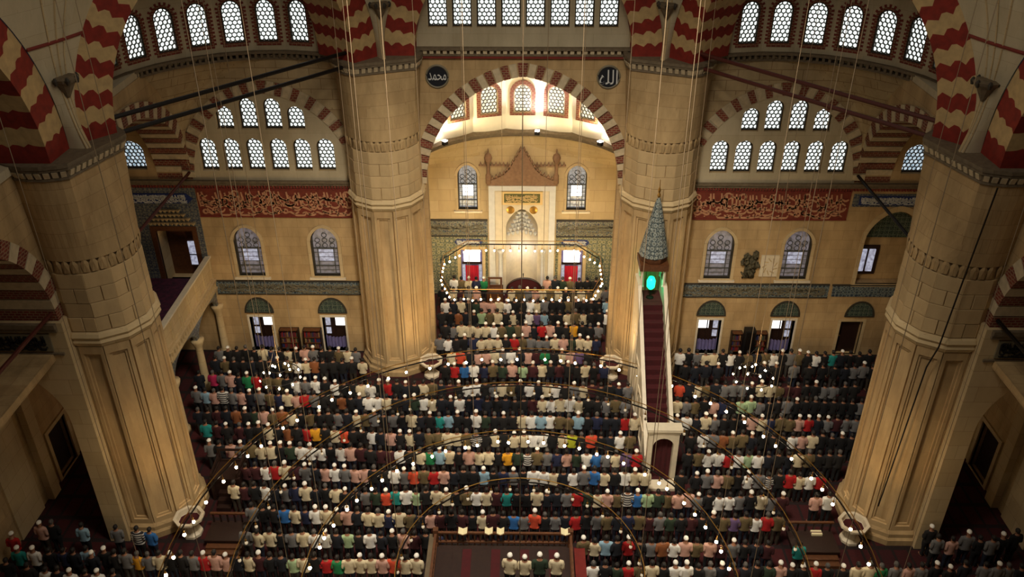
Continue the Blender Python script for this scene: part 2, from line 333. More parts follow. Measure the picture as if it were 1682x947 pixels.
# ---- qibla wall: left bay, right bay and centre with the apse opening
def bay(sg, name, side):
    fn = XZ(YW); X = lambda x: sg*x
    holes = []
    lower = [9.66, 10.82, 11.98, 13.14, 14.3, 15.46]; upper = [10.92, 12.02, 13.2, 14.36]
    def H(P): holes.append([(X(a), b) for a, b in P][::(1 if sg > 0 else -1)])
    for x in lower: H(archpoly(x, 10.84, .86, 1.68))
    for i, x in enumerate(upper): H(archpoly(x, 12.98, .84, 1.16 if i in (0, 3) else 1.55))
    for x in (10.3, 14.3): H(archpoly(x, 4.84, 1.4, 2.86, point=.15)); H(rect(x-.62, x+.62, .02, 2.25))
    if sg > 0: H(rect(17.4, 18.6, .02, 2.2)); H(archpoly(19.1, 4.55, 2.9, 4.25, point=.15))
    if sg < 0: H(rect(16.95, 19.05, 4.3, 7.6))
    H(archpoly(19.25, 10.85, 1.2, 1.5))
    outer = [(X(6.2), 0), (X(XO), 0), (X(XO), 16.6), (X(6.2), 16.6)]
    w = MB().holed(outer, holes, fn, 0, .7).build(name, 'stone'); struct(w, 'honey-coloured stone qibla wall of the %s bay' % side, 'wall')
    MB().holed(rect(*sorted((X(8.0), X(16.45))), 10.34, 15.2), holes[:10], fn, -.03, -.002).build('plaster_field', 'plaster', w)
    words = {'l': 'lower row', 'u': 'upper row'}
    for k, x in enumerate(lower): window((X(x), YW+.2, 10.84), 0, .86, 1.68, label='arched honeycomb window, %s from the pillar in the lower row of the %s lunette' % (ORD[k], side), group='%s lunette windows' % side)
    for k, x in enumerate(upper): window((X(x), YW+.2, 12.98), 0, .84, 1.16 if k in (0, 3) else 1.55, label='arched honeycomb window, %s from the pillar in the upper row of the %s lunette' % (ORD[k], side), group='%s lunette windows' % side)
    # striped relieving arch over the lunette
    ar = struct(root('striped_arch'), 'red and white voussoir arch over the ten windows of the %s bay' % side, 'arch')
    voussoirs(ar, arch_curve(3.95, 4.35), lambda x, z, d: (X(12.35)+x, YW+d, 10.45+z), .62, -.09, .1, 35, ('brick_red', 'voussoir_white'), .006)
    # cornice and carved inscription
    c = MB().box(*sorted((X(7.6), X(XO))), YW-.22, YW, 10.22, 10.34).box(*sorted((X(7.6), X(XO))), YW-.14, YW, 10.08, 10.22).build('trim_1' if sg < 0 else 'trim_2', 'moulding'); struct(c, 'grey moulded cornice above the red inscription of the %s bay' % side, 'trim')
    d = MB()
    for i in range(90): x = 7.7+i*.147; d.box(*sorted((X(x), X(x+.08))), YW-.12, YW, 9.93, 10.08)
    tag(d.build('dentil_row', 'moulding_red', c), kind='stuff')
    pan = root('inscription_panel', (0, 0, 0), label='red wall panel of carved pale Arabic script, %s bay' % side, cat='inscription', group='red script panels'); tag(pan, kind='thing')
    x0, x1 = sorted((X(8.45), X(16.45)))
    MB().box(x0, x1, YW-.05, YW, 8.3, 9.9).build('ground', 'script_red_ground', pan)
    b = MB()
    for q in ((8.3, 8.36), (9.84, 9.9)): b.box(x0, x1, YW-.08, YW, *q)
    b.build('border', 'moulding_red', pan)
    script(x0+.1, x1-.1, 8.42, 9.8, YW-.05, 31+sg).build('script', 'script_pale', pan, uv=False)
    # coloured-glass windows
    for k, x in enumerate((10.3, 14.3)):
        stained((X(x), YW+.12, 4.84), 1.4, 2.86, 'glass_dim', 'tall arched coloured-glass window, %s the pillar in the %s bay' % (('nearest', 'farthest from')[k], side))
    # tile band
    bd = root('tile_frieze', label='blue-green tiled frieze along the %s bay wall' % side, cat='tile frieze')
    MB().box(*sorted((X(8.3), X(16.35))), YW-.05, YW, 3.74, 4.48).build('tiles', 'tile_band', bd)
    b = MB()
    for q in ((3.68, 3.75), (4.47, 4.54)): b.box(*sorted((X(8.3), X(16.35))), YW-.07, YW, *q)
    b.build('border', 'dark_frame', bd)
    script(*sorted((X(8.5), X(16.2))), 3.82, 4.4, YW-.05, 77+sg).build('script', 'disc_rim', bd, uv=False)
    # lunettes and floor-level windows
    spots = [10.3, 14.3]+([18.3] if sg > 0 else [])
    for k, x in enumerate(spots):
        lu = root('tiled_lunette', label='dark tiled lunette over the %s floor-level %s of the %s bay' % (ORD[k], 'door' if k == 2 else 'window', side), cat='lunette')
        P = [(X(x)+.8*cos(pi*i/14), 2.5+.98*sin(pi*i/14)) for i in range(15)]; Q = [(X(x)+.7*cos(pi*i/14), 2.56+.84*sin(pi*i/14)) for i in range(15)]
        MB().prism(Q, XZ(YW), -.03, 0).build('tiles', 'tile_lunette', lu)
        MB().holed(P, [Q], XZ(YW), -.07, 0).build('rim', 'dark_frame', lu)
    for k, x in enumerate((10.3, 14.3)): floor_window(X(x), YW, side, k)
    # upper window at the end of the bay
    window((X(19.25), YW+.2, 10.85), 0, 1.2, 1.5, glass='glass_blue', label='bluish honeycomb window under the striped side arch, %s end' % side)
    return w
def script(x0, x1, z0, z1, y, seed, n=None):
    """rows of thuluth-like pen strokes as raised ribbons"""
    R = random.Random(seed); b = MB(); H = z1-z0; L = x1-x0
    def stroke(P, w0, w1=None):
        w1 = w0 if w1 is None else w1; m = len(P)
        vs = []
        for i, p in enumerate(P):
            q0, q1 = P[max(i-1, 0)], P[min(i+1, m-1)]; t = Vector((q1[0]-q0[0], q1[1]-q0[1])).normalized(); k = i/(m-1)
            w = (w0+(w1-w0)*k)*(.55+.6*sin(pi*min(max(k, .08), .92))); nx, nz = -t.y*w/2, t.x*w/2
            vs += [(p[0]+nx, y-.035, p[1]+nz), (p[0]-nx, y-.035, p[1]-nz), (p[0]+nx, y, p[1]+nz), (p[0]-nx, y, p[1]-nz)]
        fs = [(4*i, 4*i+1, 4*i+5, 4*i+4) for i in range(m-1)]+[(4*i, 4*i+2, 4*i+6, 4*i+4) for i in range(m-1)]+[(4*i+1, 4*i+3, 4*i+7, 4*i+5) for i in range(m-1)]
        b.add(vs, fs)
    w = H*.05
    cl = lambda x, z: (min(max(x, x0), x1), min(max(z, z0), z1))
    x = x0
    while x < x1-.12*H:   # tall uprights
        if R.random() < .75: stroke([cl(x+.02*H, z0+H*R.uniform(.3, .45)), cl(x, z0+H*.7), cl(x-.03*H, z0+H*R.uniform(.9, .99))], w*1.1, w*1.4)
        x += H*R.uniform(.09, .2)
    for row in (.1, .26, .46, .6, .72):
        x = x0+.05*H
        while x < x1-.3*H:
            r = H*R.uniform(.1, .19); z = z0+H*(row+R.uniform(-.03, .06)); k = R.random()
            if k < .5: P = [cl(x+r+r*1.25*cos(a), z+r*sin(a)) for a in [pi*1.02+pi*.98*i/9 for i in range(10)]]       # bowl
            elif k < .72: P = [cl(x+i/7*r*2.6, z+.25*r*sin(i*1.1)) for i in range(8)]                                   # joined teeth
            elif k < .88: P = [cl(x+r+.7*r*cos(a), z+.5*r+.7*r*sin(a)) for a in [2*pi*i/9 for i in range(10)]]          # loop
            else: P = [cl(x+r*2.4*(1-i/7), z+r*.9*sin(pi*.6*i/7)-(.4*r)) for i in range(8)]                             # sweep
            stroke(P, w*1.25); x += r*R.uniform(1.5, 2.3)
    for i in range(int(L/H*7)):                                                                                        # points
        px, pz, q = R.uniform(x0+.05*H, x1-.05*H), z0+H*R.choice((.05, .35, .55, .78))+R.uniform(0, .1*H), .035*H
        px, pz = cl(px, pz); b.add([(px-q, y-.03, pz), (px, y-.03, pz-q), (px+q, y-.03, pz), (px, y-.03, pz+q)], [(0, 1, 2, 3)])
    return b
def stained(loc, w, h, glass, label, rows=None):
    """arched window: stone surround, iron grille of discs above and panes below"""
    WIN[0] += 1; r = struct(root('window_%d' % WIN[0], loc), label, 'window')
    O = archpoly(0, -.14, w+.34, h+.3, 14, .15); I = archpoly(0, 0, w, h, 14, .15)
    MB().holed(O, [I], lambda a, b, d: (a, d, b), -.2, .1).build('surround', 'stone_smooth', r)
    MB().box(-w/2-.25, w/2+.25, -.26, .1, -.2, -.08).build('sill', 'marble', r)
    I2 = archpoly(0, .05, w-.14, h-.1, 14, .15)
    MB().holed(I, [I2], lambda a, b, d: (a, d, b), -.02, .1).build('frame', 'dark_frame', r)
    MB().prism(I, lambda a, b, d: (a, d, b), .12, .16).build('pane', glass, r, uv=False)
    g = MB(); zt = h*.55
    for j in range(4):
        for i in (-1, 0, 1):
            cx, cz, rr = i*w*.27+(w*.0), zt+.16+j*.3, .13
            if cz > h-.25-abs(i)*.3: continue
            g.tube([(cx+rr*cos(2*pi*k/10), .05, cz+rr*sin(2*pi*k/10)) for k in range(10)], .022, 4, True)
    g.box(-w/2, w/2, .03, .08, zt-.04, zt+.02).box(-w/2, w/2, .03, .08, zt*.32, zt*.32+.05)
    for i in (-1, 1): g.box(i*w*.3-.02, i*w*.3+.02, .03, .07, 0, zt)
    for j in range(1, 6): g.box(-w/2, w/2, .04, .06, zt*j/6, zt*j/6+.018)
    g.build('grille', 'lattice', r)
    c = MB()
    c.prism([(-w*.27, zt*.5), (w*.27, zt*.5), (w*.27, zt*.93), (-w*.27, zt*.93)], lambda a, b, d: (a, d, b), .1, .118)
    c.build('clear_pane', 'glass_white' if glass == 'glass_grey' else 'glass_sky', r, uv=False)
    return r
def floor_window(x, y, side, k):
    WIN[0] += 1
    r = struct(root('window_%d' % WIN[0], (x, y, 0)), 'floor-level window with violet curtain, %s the pillar in the %s bay' % (('nearest', 'farthest from')[k], side), 'window')
    MB().holed(rect(-.72, .72, 0, 2.36), [rect(-.62, .62, .02, 2.25)], XZ(0), -.06, .4).build('frame', 'marble', r)
    MB().box(-.62, .62, .45, .5, 0, 2.25).build('back_board', 'wood_dark', r)
    s = 1 if x < 0 else -1
    MB().box(*sorted((-.05*s, .56*s)), .4, .44, 1.45, 2.2).build('pane', 'glass_white', r, uv=False)
    MB().box(*sorted((-.56*s, -.3*s)), .4, .44, .9, 2.2).build('pane', 'glass_sky', r, uv=False)
    m = MB().box(-.6, .6, .36, .42, 1.36, 1.45).box(-.06, 0, .36, .42, .9, 2.2); m.build('sash', 'wood_dark', r)
    MB().grid(lambda u, v: (-.6+1.2*u, .3+.05*sin(u*40), .05+.8*v-.12*v*sin(u*3.1)), 40, 4).build('curtain', 'drape_violet', r, True)
bay(-1, 'wall_left', 'left'); bay(1, 'wall_right', 'right')

# side bay on the right: big tiled niche with window, door; tile band continued
nb = root('wall_niche', label='large arched wall niche with a small lattice window, far right of the qibla wall', cat='niche')
MB().prism(archpoly(19.1, 4.55, 2.9, 4.25, 14, .15), XZ(YW), .55, .6).build('back', 'stone', nb)
MB().holed(archpoly(19.1, 4.4, 3.3, 4.7, 14, .15), [archpoly(19.1, 4.55, 2.9, 4.25, 14, .15)], XZ(YW), -.06, .1).build('surround', 'stone_smooth', nb)
MB().prism([(19.1+1.35*cos(pi*i/12), 7.1+1.5*sin(pi*i/12)) for i in range(13)], XZ(YW), .45, .55).build('tiled_head', 'tile_lunette', nb)
MB().box(17.62, 18.75, YW+.46, YW+.54, 4.9, 6.6).build('window_board', 'wood_dark', nb)
for k in (0, 1): MB().box(17.78+k*.45, 18.1+k*.45, YW+.4, YW+.46, 5.1, 6.4).build('pane', 'glass_sky', nb, uv=False)
dr = struct(root('door_1'), 'dark wooden door at the far right of the qibla wall', 'door')
MB().box(17.42, 18.58, YW+.3, YW+.4, .02, 2.2).build('leaf', 'wood_dark', dr); MB().holed(rect(17.25, 18.75, 0, 2.32), [rect(17.4, 18.6, .02, 2.2)], XZ(YW), -.05, .1).build('frame', 'stone_smooth', dr)
MB().lathe([(.03, -.03), (.045, 0), (.03, .03)], 8, (17.6, YW+.27)).build('handle', 'brass', dr).location = (0, 0, 1.1)
bd = root('tile_frieze', label='short tiled frieze under the wall niche, far right', cat='tile frieze')
MB().box(16.55, 20.6, YW-.05, YW, 3.78, 4.45).build('tiles', 'tile_band', bd); MB().box(16.5, 20.65, YW-.07, YW, 4.44, 4.52).build('border', 'dark_frame', bd)
ct = root('tile_cartouche', label='long blue tile inscription under the right striped side arch', cat='inscription')
MB().box(16.6, 20.6, YW-.04, YW, 9.05, 9.75).build('tiles', 'tile_loge', ct); MB().box(16.9, 20.3, YW-.06, YW, 9.15, 9.65).build('ground', 'cartouche_blue', ct); script(17, 20.2, 9.2, 9.6, YW-.06, 5).build('script', 'script_white', ct, uv=False)
# plaques on the right wall
pq = root('stone_plaque', label='pale carved stone plaque on the right bay wall', cat='plaque')
MB().box(12.5, 13.5, YW-.08, YW, 5.0, 6.25).build('slab', 'marble', pq)
b = MB()
for i in range(9): a = 2*pi*i/9; b.tube([(13+.22*cos(a), YW-.09, 5.62+.28*sin(a)), (13+.4*cos(a+.5), YW-.09, 5.62+.5*sin(a+.5))], .03, 5)
b.v = [v for v in b.v]; b.build('carving', 'stone_smooth', pq)
pq2 = root('carved_relief', label='dark weathered carved relief beside the pale plaque', cat='relief')
b = MB(); R = random.Random(3)
for i in range(26): x, z = R.uniform(11.6, 12.3), R.uniform(4.9, 6.2); b.tube([(x, YW-.06, z), (x+R.uniform(-.15, .15), YW-.16, z+R.uniform(.05, .3)), (x+R.uniform(-.2, .2), YW-.05, z+.35)], [.06, .09, .04], 6)
b.box(11.7, 12.25, YW-.08, YW, 4.9, 6.2).build('relief', 'mossy_stone', pq2, True)

# ---- centre wall over the apse arch
WX = [(-3.5+i)*1.107 for i in range(8)]
op = arch_opening(4.75, 5.44, 0, 10.2)
outer = [(-6.2, 0), (-4.75, 0)]+op+[(4.75, 0), (6.2, 0), (6.2, 22.6), (-6.2, 22.6)]
hol = [rect(x-.44, x+.44, 17.88, 19.9) for x in WX]
cw = MB().holed(outer, hol, XZ(YW), 0, .6).build('wall_center', 'stone'); struct(cw, 'stone wall over the apse arch between the front pillars', 'wall')
MB().holed(rect(-4.95, 4.95, 17.0, 20.6), hol, XZ(YW), -.03, -.002).build('plaster_field', 'plaster', cw)
for k, x in enumerate(WX): window((x, YW+.2, 17.88), 0, .88, 2.02, 'rect', label='rectangular honeycomb window, %s from left in the row above the apse' % ORD[k], group='windows above the apse')
aa = struct(root('apse_arch'), 'broad pointed arch of red and white voussoirs framing the bright apse', 'arch')
voussoirs(aa, arch_curve(4.75, 5.44), lambda x, z, d: (x, YW+d, 10.2+z), .64, -.1, .6, 43, ('brick_red', 'voussoir_white'))
fz = MB().box(-4.95, 4.95, YW-.3, YW, 16.9, 17.02).box(-4.95, 4.95, YW-.2, YW, 16.62, 16.72).build('trim_3', 'moulding'); struct(fz, 'carved grey frieze between the front pillar heads', 'trim')
d = MB()
for i in range(32): d.box(-4.9+i*.307, -4.72+i*.307, YW-.24, YW, 16.73, 16.9)
tag(d.build('dentil_row', 'voussoir_white', fz), kind='stuff'); MB().box(-4.95, 4.95, YW-.16, YW, 16.5, 16.62).build('red_band', 'moulding_red', fz)
def text_mesh(body, size, name, m):
    c = bpy.data.curves.new(name, 'FONT'); c.body = body; c.size = size; c.extrude = .012; c.align_x = 'CENTER'
    o = bpy.data.objects.new(name, c); COL.objects.link(o); bpy.context.view_layer.update()
    me = bpy.data.meshes.new_from_object(o.evaluated_get(bpy.context.evaluated_depsgraph_get())); bpy.data.objects.remove(o); me.name = name
    me.materials.clear(); me.materials.append(MAT[m]); xs = [v.co.x for v in me.vertices]; ys = [v.co.y for v in me.vertices]
    return me, (min(xs), max(xs), min(ys), max(ys))
for sg, body, lab in ((-1, '\uFEAA\uFEE4\uFEA4\uFEE3', 'round dark medallion with white Arabic name, left of the apse arch'), (1, '\u0647\uFEE0\uFEDF\uFE8D', 'round dark medallion with white Arabic name, right of the apse arch')):
    md = root('script_medallion', (sg*4.0, YW, 15.63), label=lab, cat='medallion', group='script medallions')
    b = MB().prism([(.5*cos(2*pi*i/28), .5*sin(2*pi*i/28)) for i in range(28)], XZ(0), -.06, 0).build('disc', 'black_disc', md)
    MB().tube([(.52*cos(2*pi*i/28), -.05, .52*sin(2*pi*i/28)) for i in range(28)], .045, 6, True).build('rim', 'disc_rim', md)
    me, (a0, a1, b0, b1) = text_mesh(body, 1, 'script', 'script_white')
    k = min(.84/(a1-a0), .7/(b1-b0)); kz = min(.68/(b1-b0), k*1.9)
    t = inst('script', me, md); t.rotation_euler = (pi/2, 0, 0); t.scale = (k, kz, 1); t.location = (-(a0+a1)/2*k, -.075, -(b0+b1)/2*kz)

# ---- apse
holes = []
for sg in (-1, 1): holes += [archpoly(sg*3.17, 5.76, 1.15, 2.8, 12, .15)[::(1 if sg > 0 else 1)], rect(sg*3.06-.66, sg*3.06+.66, .5, 3.1)]
holes.append(archpoly(0, 0.02, 1.9, 5.8, 12, .3))
aw = MB().holed([(-6.1, 0), (6.1, 0), (6.1, 10.6), (-6.1, 10.6)], holes, XZ(YA), 0, .9).build('wall_apse', 'stone_smooth'); struct(aw, 'warmly lit stone end wall of the apse', 'wall')
for sg, n in ((-1, 'wall_apse_left'), (1, 'wall_apse_right')): struct(MB().box(*sorted((sg*6.1, sg*6.4)), YW+.6, YA, 0, 10.6).build(n, 'stone_smooth'), 'side wall of the apse behind the %s front pillar' % ('left' if sg < 0 else 'right'), 'wall')
# vault: cornice, drum panels with windows, half dome
va = struct(root('apse_vault'), 'bright white half dome of the apse with round-headed windows', 'vault')
CY = 16.85
def drum(parent, c, R, angs, step, z0, z1, w, h, zb, mname, shape='arch'):
    for a in angs:
        A0, A1 = rad(a-step/2), rad(a+step/2); p0 = Vector((c[0]+R*cos(A0), c[1]+R*sin(A0))); p1 = Vector((c[0]+R*cos(A1), c[1]+R*sin(A1)))
        mid = (p0+p1)/2; t = (p1-p0).normalized(); L = (p1-p0).length/2; n = Vector((mid.x-c[0], mid.y-c[1])).normalized()
        fnp = lambda q, z, d: (mid.x+t.x*q+n.x*d, mid.y+t.y*q+n.y*d, z)
        hole = [archpoly(0, zb, w, h)] if w else []
        MB().holed(rect(-L, L, z0, z1), hole, fnp, 0, .35).build('drum_panel', mname, parent)
def ringpts(c, R, z, a0, a1, n): return [(c[0]+R*cos(rad(a0+(a1-a0)*i/n)), c[1]+R*sin(rad(a0+(a1-a0)*i/n)), z) for i in range(n+1)]
MB().grid(lambda u, v: ((AP-.25+.35*v)*cos(pi*u), CY+(AP-.25+.35*v)*sin(pi*u), 10.55+.3*v), 36, 1).build('soffit', 'moulding', va)
b = MB()
for q in ((-.3, 10.5, 10.62), (-.2, 10.38, 10.5)):
    P = [(AP+q[0]), (AP+.3)]
    b.grid(lambda u, v: ((P[0])*cos(pi*u), CY+P[0]*sin(pi*u), q[1]+(q[2]-q[1])*v), 36, 1); b.grid(lambda u, v: ((P[0]+(P[1]-P[0])*v)*cos(pi*u), CY+(P[0]+(P[1]-P[0])*v)*sin(pi*u), q[2]), 36, 1); b.grid(lambda u, v: ((P[0]+(P[1]-P[0])*v)*cos(pi*u), CY+(P[0]+(P[1]-P[0])*v)*sin(pi*u), q[1]), 36, 1)
b.build('cornice', 'moulding', va)
# corners between the square walls and the round cornice
b = MB()
for sg in (-1, 1):
    b.grid(lambda u, v: (lambda a, k: (sg*((AP-.1)*cos(a)*(1-k)+6.1*min(1, cos(a)*1.42)*k), CY+((AP-.1)*sin(a))*(1-k)+(YA-CY)*min(1, sin(a)*1.42)*k, 10.5-2.0*k*(.3+.7*sin(2*a))))(pi/2*u, v), 18, 6)
b.build('squinch', 'stone_smooth', va, True)
mat('vault_white', (236, 226, 206), .8, var=.08, scale=2)
AW = [90+k*17.6 for k in (-4, -3, -2, -1, 0, 1, 2, 3, 4)]
drum(va, (0, CY), AP, AW, 17.6, 10.6, 13.9, 1.0, 1.6, 11.7, 'vault_white')
for k, a in enumerate(AW[2:7]):
    q = rad(a); window((AP*.99*cos(q), CY+AP*.99*sin(q), 11.7), q-pi/2, 1.0, 1.6, glass='glass_warm', label='white round-headed window in the apse half dome, %s from right' % ORD[k], group='apse vault windows', frame='voussoir_white')
for k, a in enumerate(AW[2:7]):
    q = rad(a); P0 = archpoly(0, 11.55, 1.42, 1.98); I0 = archpoly(0, 11.7, 1.0, 1.6)
    MB().holed(P0, [I0], lambda s_, z, d: ((AP-.09+d)*cos(q)-s_*sin(q), CY+(AP-.09+d)*sin(q)+s_*cos(q), z), -.03, .0).build('painted_surround', 'brick_red', va)
MB().grid(lambda u, v: (AP*cos(v*pi/2)*cos(pi*u), CY+AP*cos(v*pi/2)*sin(pi*u), 13.88+4.4*sin(v*pi/2)), 40, 14).build('half_dome', 'vault_white', va, True)
# floodlight on the cornice
for (x, y) in ((.85, 22.55), (-4.35, 20.9), (4.35, 20.9)):
    fl = root('floodlight', (x, y, 10.62), atan2(y-CY, x)-pi/2, label='small floodlight on the apse cornice, %s' % ('near its centre' if abs(x) < 1 else 'left end' if x < 0 else 'right end'), cat='floodlight', group='apse floodlights')
    MB().box(-.14, .14, -.34, -.14, .02, .24).build('housing', 'iron', fl); MB().box(-.11, .11, -.36, -.13, .24, .27).build('lens', 'flood_lens', fl); MB().box(-.02, .02, -.26, -.2, 0, .03).build('bracket', 'iron', fl)
for k, sg in enumerate((-1, 1)):
    stained((sg*3.17, YA+.12, 5.76), 1.15, 2.8, 'glass_grey', 'tall arched coloured-glass window %s of the mihrab' % ('left' if sg < 0 else 'right'))
    # tile revetment
    tr = root('tile_revetment', label='green floral tile revetment %s of the mihrab' % ('left' if sg < 0 else 'right'), cat='tile panel', group='apse tile panels')
    x0, x1 = sorted((sg*2.05, sg*6.05))
    wx = sg*3.06
    MB().holed(rect(x0, x1, 0, 3.95), [rect(wx-.85, wx+.85, 0, 3.3)], XZ(YA), -.05, 0).build('tiles', 'tile_green', tr)
    MB().box(x0, x1, YA-.06, YA, 4.05, 5.0).build('script_tiles', 'tile_blue', tr); script(x0+.1, x1-.1, 4.12, 4.92, YA-.06, 8+sg).build('script', 'disc_rim', tr, uv=False)
    bb = MB()
    for z in (3.95, 5.0): bb.box(x0, x1, YA-.09, YA, z, z+.1)
    bb.build('border', 'dark_frame', tr)
    ca = MB().prism([(wx+sg*.15+a, 3.6+z) for a, z in [(-.85, 0), (-.7, -.2), (.7, -.2), (.85, 0), (.7, .2), (-.7, .2)]], XZ(YA), -.08, -.05).build('cartouche', 'cartouche_blue', tr)
    script(wx+sg*.15-.7, wx+sg*.15+.7, 3.44, 3.76, YA-.08, 15+sg).build('lettering', 'script_white', ca, uv=False)
    MB().prism([(sg*4.65+.34*cos(2*pi*i/20), 2.35+.34*sin(2*pi*i/20)) for i in range(20)], XZ(YA), -.08, -.05).build('rosette', 'tile_lunette', tr)
    # low window with red drape
    WIN[0] += 1
    lw = struct(root('window_%d' % WIN[0], (wx, YA, 0)), 'bright low window with a red drape, %s of the mihrab' % ('left' if sg < 0 else 'right'), 'window')
    MB().holed(rect(-.85, .85, .3, 3.3), [rect(-.66, .66, .5, 3.1)], XZ(0), -.1, .2).build('frame', 'stone_smooth', lw)
    MB().box(-.66, .66, .5, .55, .5, 3.1).build('back_board', 'drape_violet', lw)
    MB().box(-.5, .5, .42, .46, 2.0, 3.02).build('pane', 'glass_white', lw, uv=False); MB().box(-.6, .6, .38, .44, 1.84, 2.0).build('sash', 'wood_dark', lw)
    for q in (-1, 1): MB().box(*sorted((q*.42, q*.6)), .42, .46, .6, 1.84).build('side_pane', 'glass_sky', lw, uv=False)
    MB().grid(lambda u, v: (-.4+.8*u, .36+.03*sin(u*30), .55+1.22*v), 30, 2).build('drape', 'drape_red', lw, True)
# mihrab
mi = root('mihrab', label='tall white marble mihrab with peaked crown in the apse wall', cat='mihrab')
MB().holed(rect(-1.85, 1.85, 0, 7.2), [archpoly(0, 0.02, 1.9, 5.8, 14, .3)], XZ(YA), -.12, .3).build('slab', 'marble', mi)
MB().holed(rect(-1.95, 1.95, 0, 7.35), [rect(-1.6, 1.6, 0.02, 7.05)], XZ(YA), -.26, -.1).build('frame', 'marble_cool', mi)
n_ = MB().grid(lambda u, v: (-.97*cos(pi*u), YA-.02+.85*sin(pi*u), 4.585*v), 18, 1)
n_.grid(lambda u, v: (-.97*cos(pi*u)*cos(v*pi/2), YA-.02+.85*sin(pi*u)*cos(v*pi/2), 4.585+1.0*sin(v*pi/2)*(1+.3*sin(v*pi/2)**3)), 18, 10); n_.build('niche', 'marble', mi)
b = MB()
for j in range(6):
    w_ = .85*(1-j/6.2)
    for i in range(-3, 4): b.lathe([(.015, 0), (.1, .12), (.12, .25)], 6, (i*w_/3.2, YA+.05+.5*(1-abs(i)/4)), caps=True); b.v[-18:] = [(x, y, z+3.9+j*.28) for x, y, z in b.v[-18:]]
b.build('muqarnas', 'marble_cool', mi)
ip = MB().box(-1.05, 1.05, YA-.2, YA-.12, 6.28, 6.86).build('inscription', 'green_panel', mi); script(-.95, .95, 6.34, 6.8, YA-.2, 21).build('script', 'gold_script', ip, uv=False)
MB().holed(rect(-1.2, 1.2, 6.15, 6.98), [rect(-1.05, 1.05, 6.28, 6.86)], XZ(YA), -.22, -.12).build('inscription_frame', 'gold_script', mi)
for sg in (-1, 1): MB().lathe([(.24, 0), (.24, .05), (.12, .08)], 16, (0, 0)).build('rosette', 'brass', mi).matrix_local = Matrix.Translation((sg*.68, YA-.12, 5.78)) @ Matrix.Rotation(pi/2, 4, 'X')
cr = [(-2.05, 7.35), (2.05, 7.35), (2.05, 7.62), (1.6, 7.75), (1.1, 8.0), (.75, 8.35), (.5, 8.8), (.25, 9.25), (0, 9.7)]
cr = cr+[(-a, b_) for a, b_ in cr[-2:1:-1]]
MB().prism(cr, XZ(YA), -.22, 0).build('crown', 'crown_stone', mi)
b = MB()
for i in range(11):
    k = i/10; P = [(1.95, 7.68), (1.5, 7.85), (1.05, 8.1), (.7, 8.5), (.4, 9.0), (.1, 9.55)]; q = k*5; j = min(int(q), 4); x, z = [P[j][c]+(P[j+1][c]-P[j][c])*(q-j) for c in (0, 1)]
    for sg in (-1, 1): b.prism([(sg*x-.09, z), (sg*x+.09, z), (sg*x, z+.2)], XZ(YA), -.24, -.1)
b.build('cresting', 'crown_stone', mi)
for sg in (-1, 1):
    MB().lathe([(.16, 7.5), (.16, 8.0), (.1, 8.1), (.09, 8.75), (.18, 8.85), (.24, 9.05), (.18, 9.25), (.04, 9.35), (.02, 9.6)], 14, (sg*1.95, YA-.16)).build('finial', 'crown_stone', mi, True)
    b = MB().box(*sorted((sg*.75, sg*2.5)), YA-.1, YA, 8.5, 8.58)
    for i in range(8): x = sg*(.85+i*.22); b.prism([(x-.07, 8.58), (x+.07, 8.58), (x, 8.78)], XZ(YA), -.1, 0)
    b.build('crest_rail', 'crown_stone', mi)
MB().box(-1.05, 1.05, YA-.9, YA+.05, 0, .12).build('step', 'carpet_stair', mi)
for sg in (-1, 1): MB().lathe([(.2, .12), (.2, .3), (.13, .36), (.12, 2.9), (.16, 3.0), (.2, 3.2)], 12, (sg*1.28, YA-.32)).build('colonnette', 'marble_cool', mi, True)
ms = root('microphone_stand', (.1, 22.2, 0), label='thin black microphone stand before the mihrab niche', cat='microphone')
MB().lathe([(.16, 0), (.16, .03), (.02, .05), (.016, 1.5)], 10, (0, .4)).build('pole', 'iron', ms); MB().tube([(0, .4, 1.5), (0, .2, 1.75)], .03, 6).build('microphone', 'speaker_black', ms)
lamp('niche_lamp', (0, YA+.2, 2.6), 14, (.85, .9, 1), size=.1)

# ------------------------------------------------------------------ pillars
def ngon_prof(prof, n=12, rot=pi/12):
    return MB().lathe(prof, n, (0, 0), rot, rot+2*pi)
PM = [('base', ngon_prof([(2.05, 0), (2.05, .28), (1.95, .36), (1.95, .55), (1.82, .66)]).mesh('base', 'stone')),
      ('shaft', ngon_prof([(1.68, .6), (1.68, 9.7)]).mesh('shaft', 'stone_flute')),
      ('upper_shaft', ngon_prof([(1.74, 10.2), (1.74, 13.25)]).mesh('upper_shaft', 'stone')),
      ('ring_moulding', ngon_prof([(1.78, 9.62), (1.86, 9.72), (1.93, 9.85), (1.86, 9.95), (1.95, 10.08), (1.88, 10.2), (1.8, 10.25)]).mesh('ring_moulding', 'stone_smooth'))]
FOFF = .55; CH = 1.4
NEI = [(PIL[2], PIL[1]), (PIL[0], PIL[3]), ((-15.85, -4.64), PIL[0]), (PIL[1], (15.85, -4.64))]
def clip(poly, n, t):
    out = []
    for i in range(len(poly)):
        p, q = poly[i-1], poly[i]; dp, dq = n.dot(p)-t, n.dot(q)-t
        if (dp <= 0) != (dq <= 0): out.append(p.lerp(q, dp/(dp-dq)))
        if dq <= 0: out.append(q)
    return out
def head_poly(k, r, t):
    P = [Vector((r*cos(pi*i/12+pi/24), r*sin(pi*i/12+pi/24))) for i in range(24)]; A = Vector(PIL[k])
    P = clip(P, -A.normalized(), CH+t)
    return P
def prism_z(b, P, z0, z1): return b.prism([(p.x, p.y) for p in P], lambda a, c_, d: (a, c_, d), z0, z1)
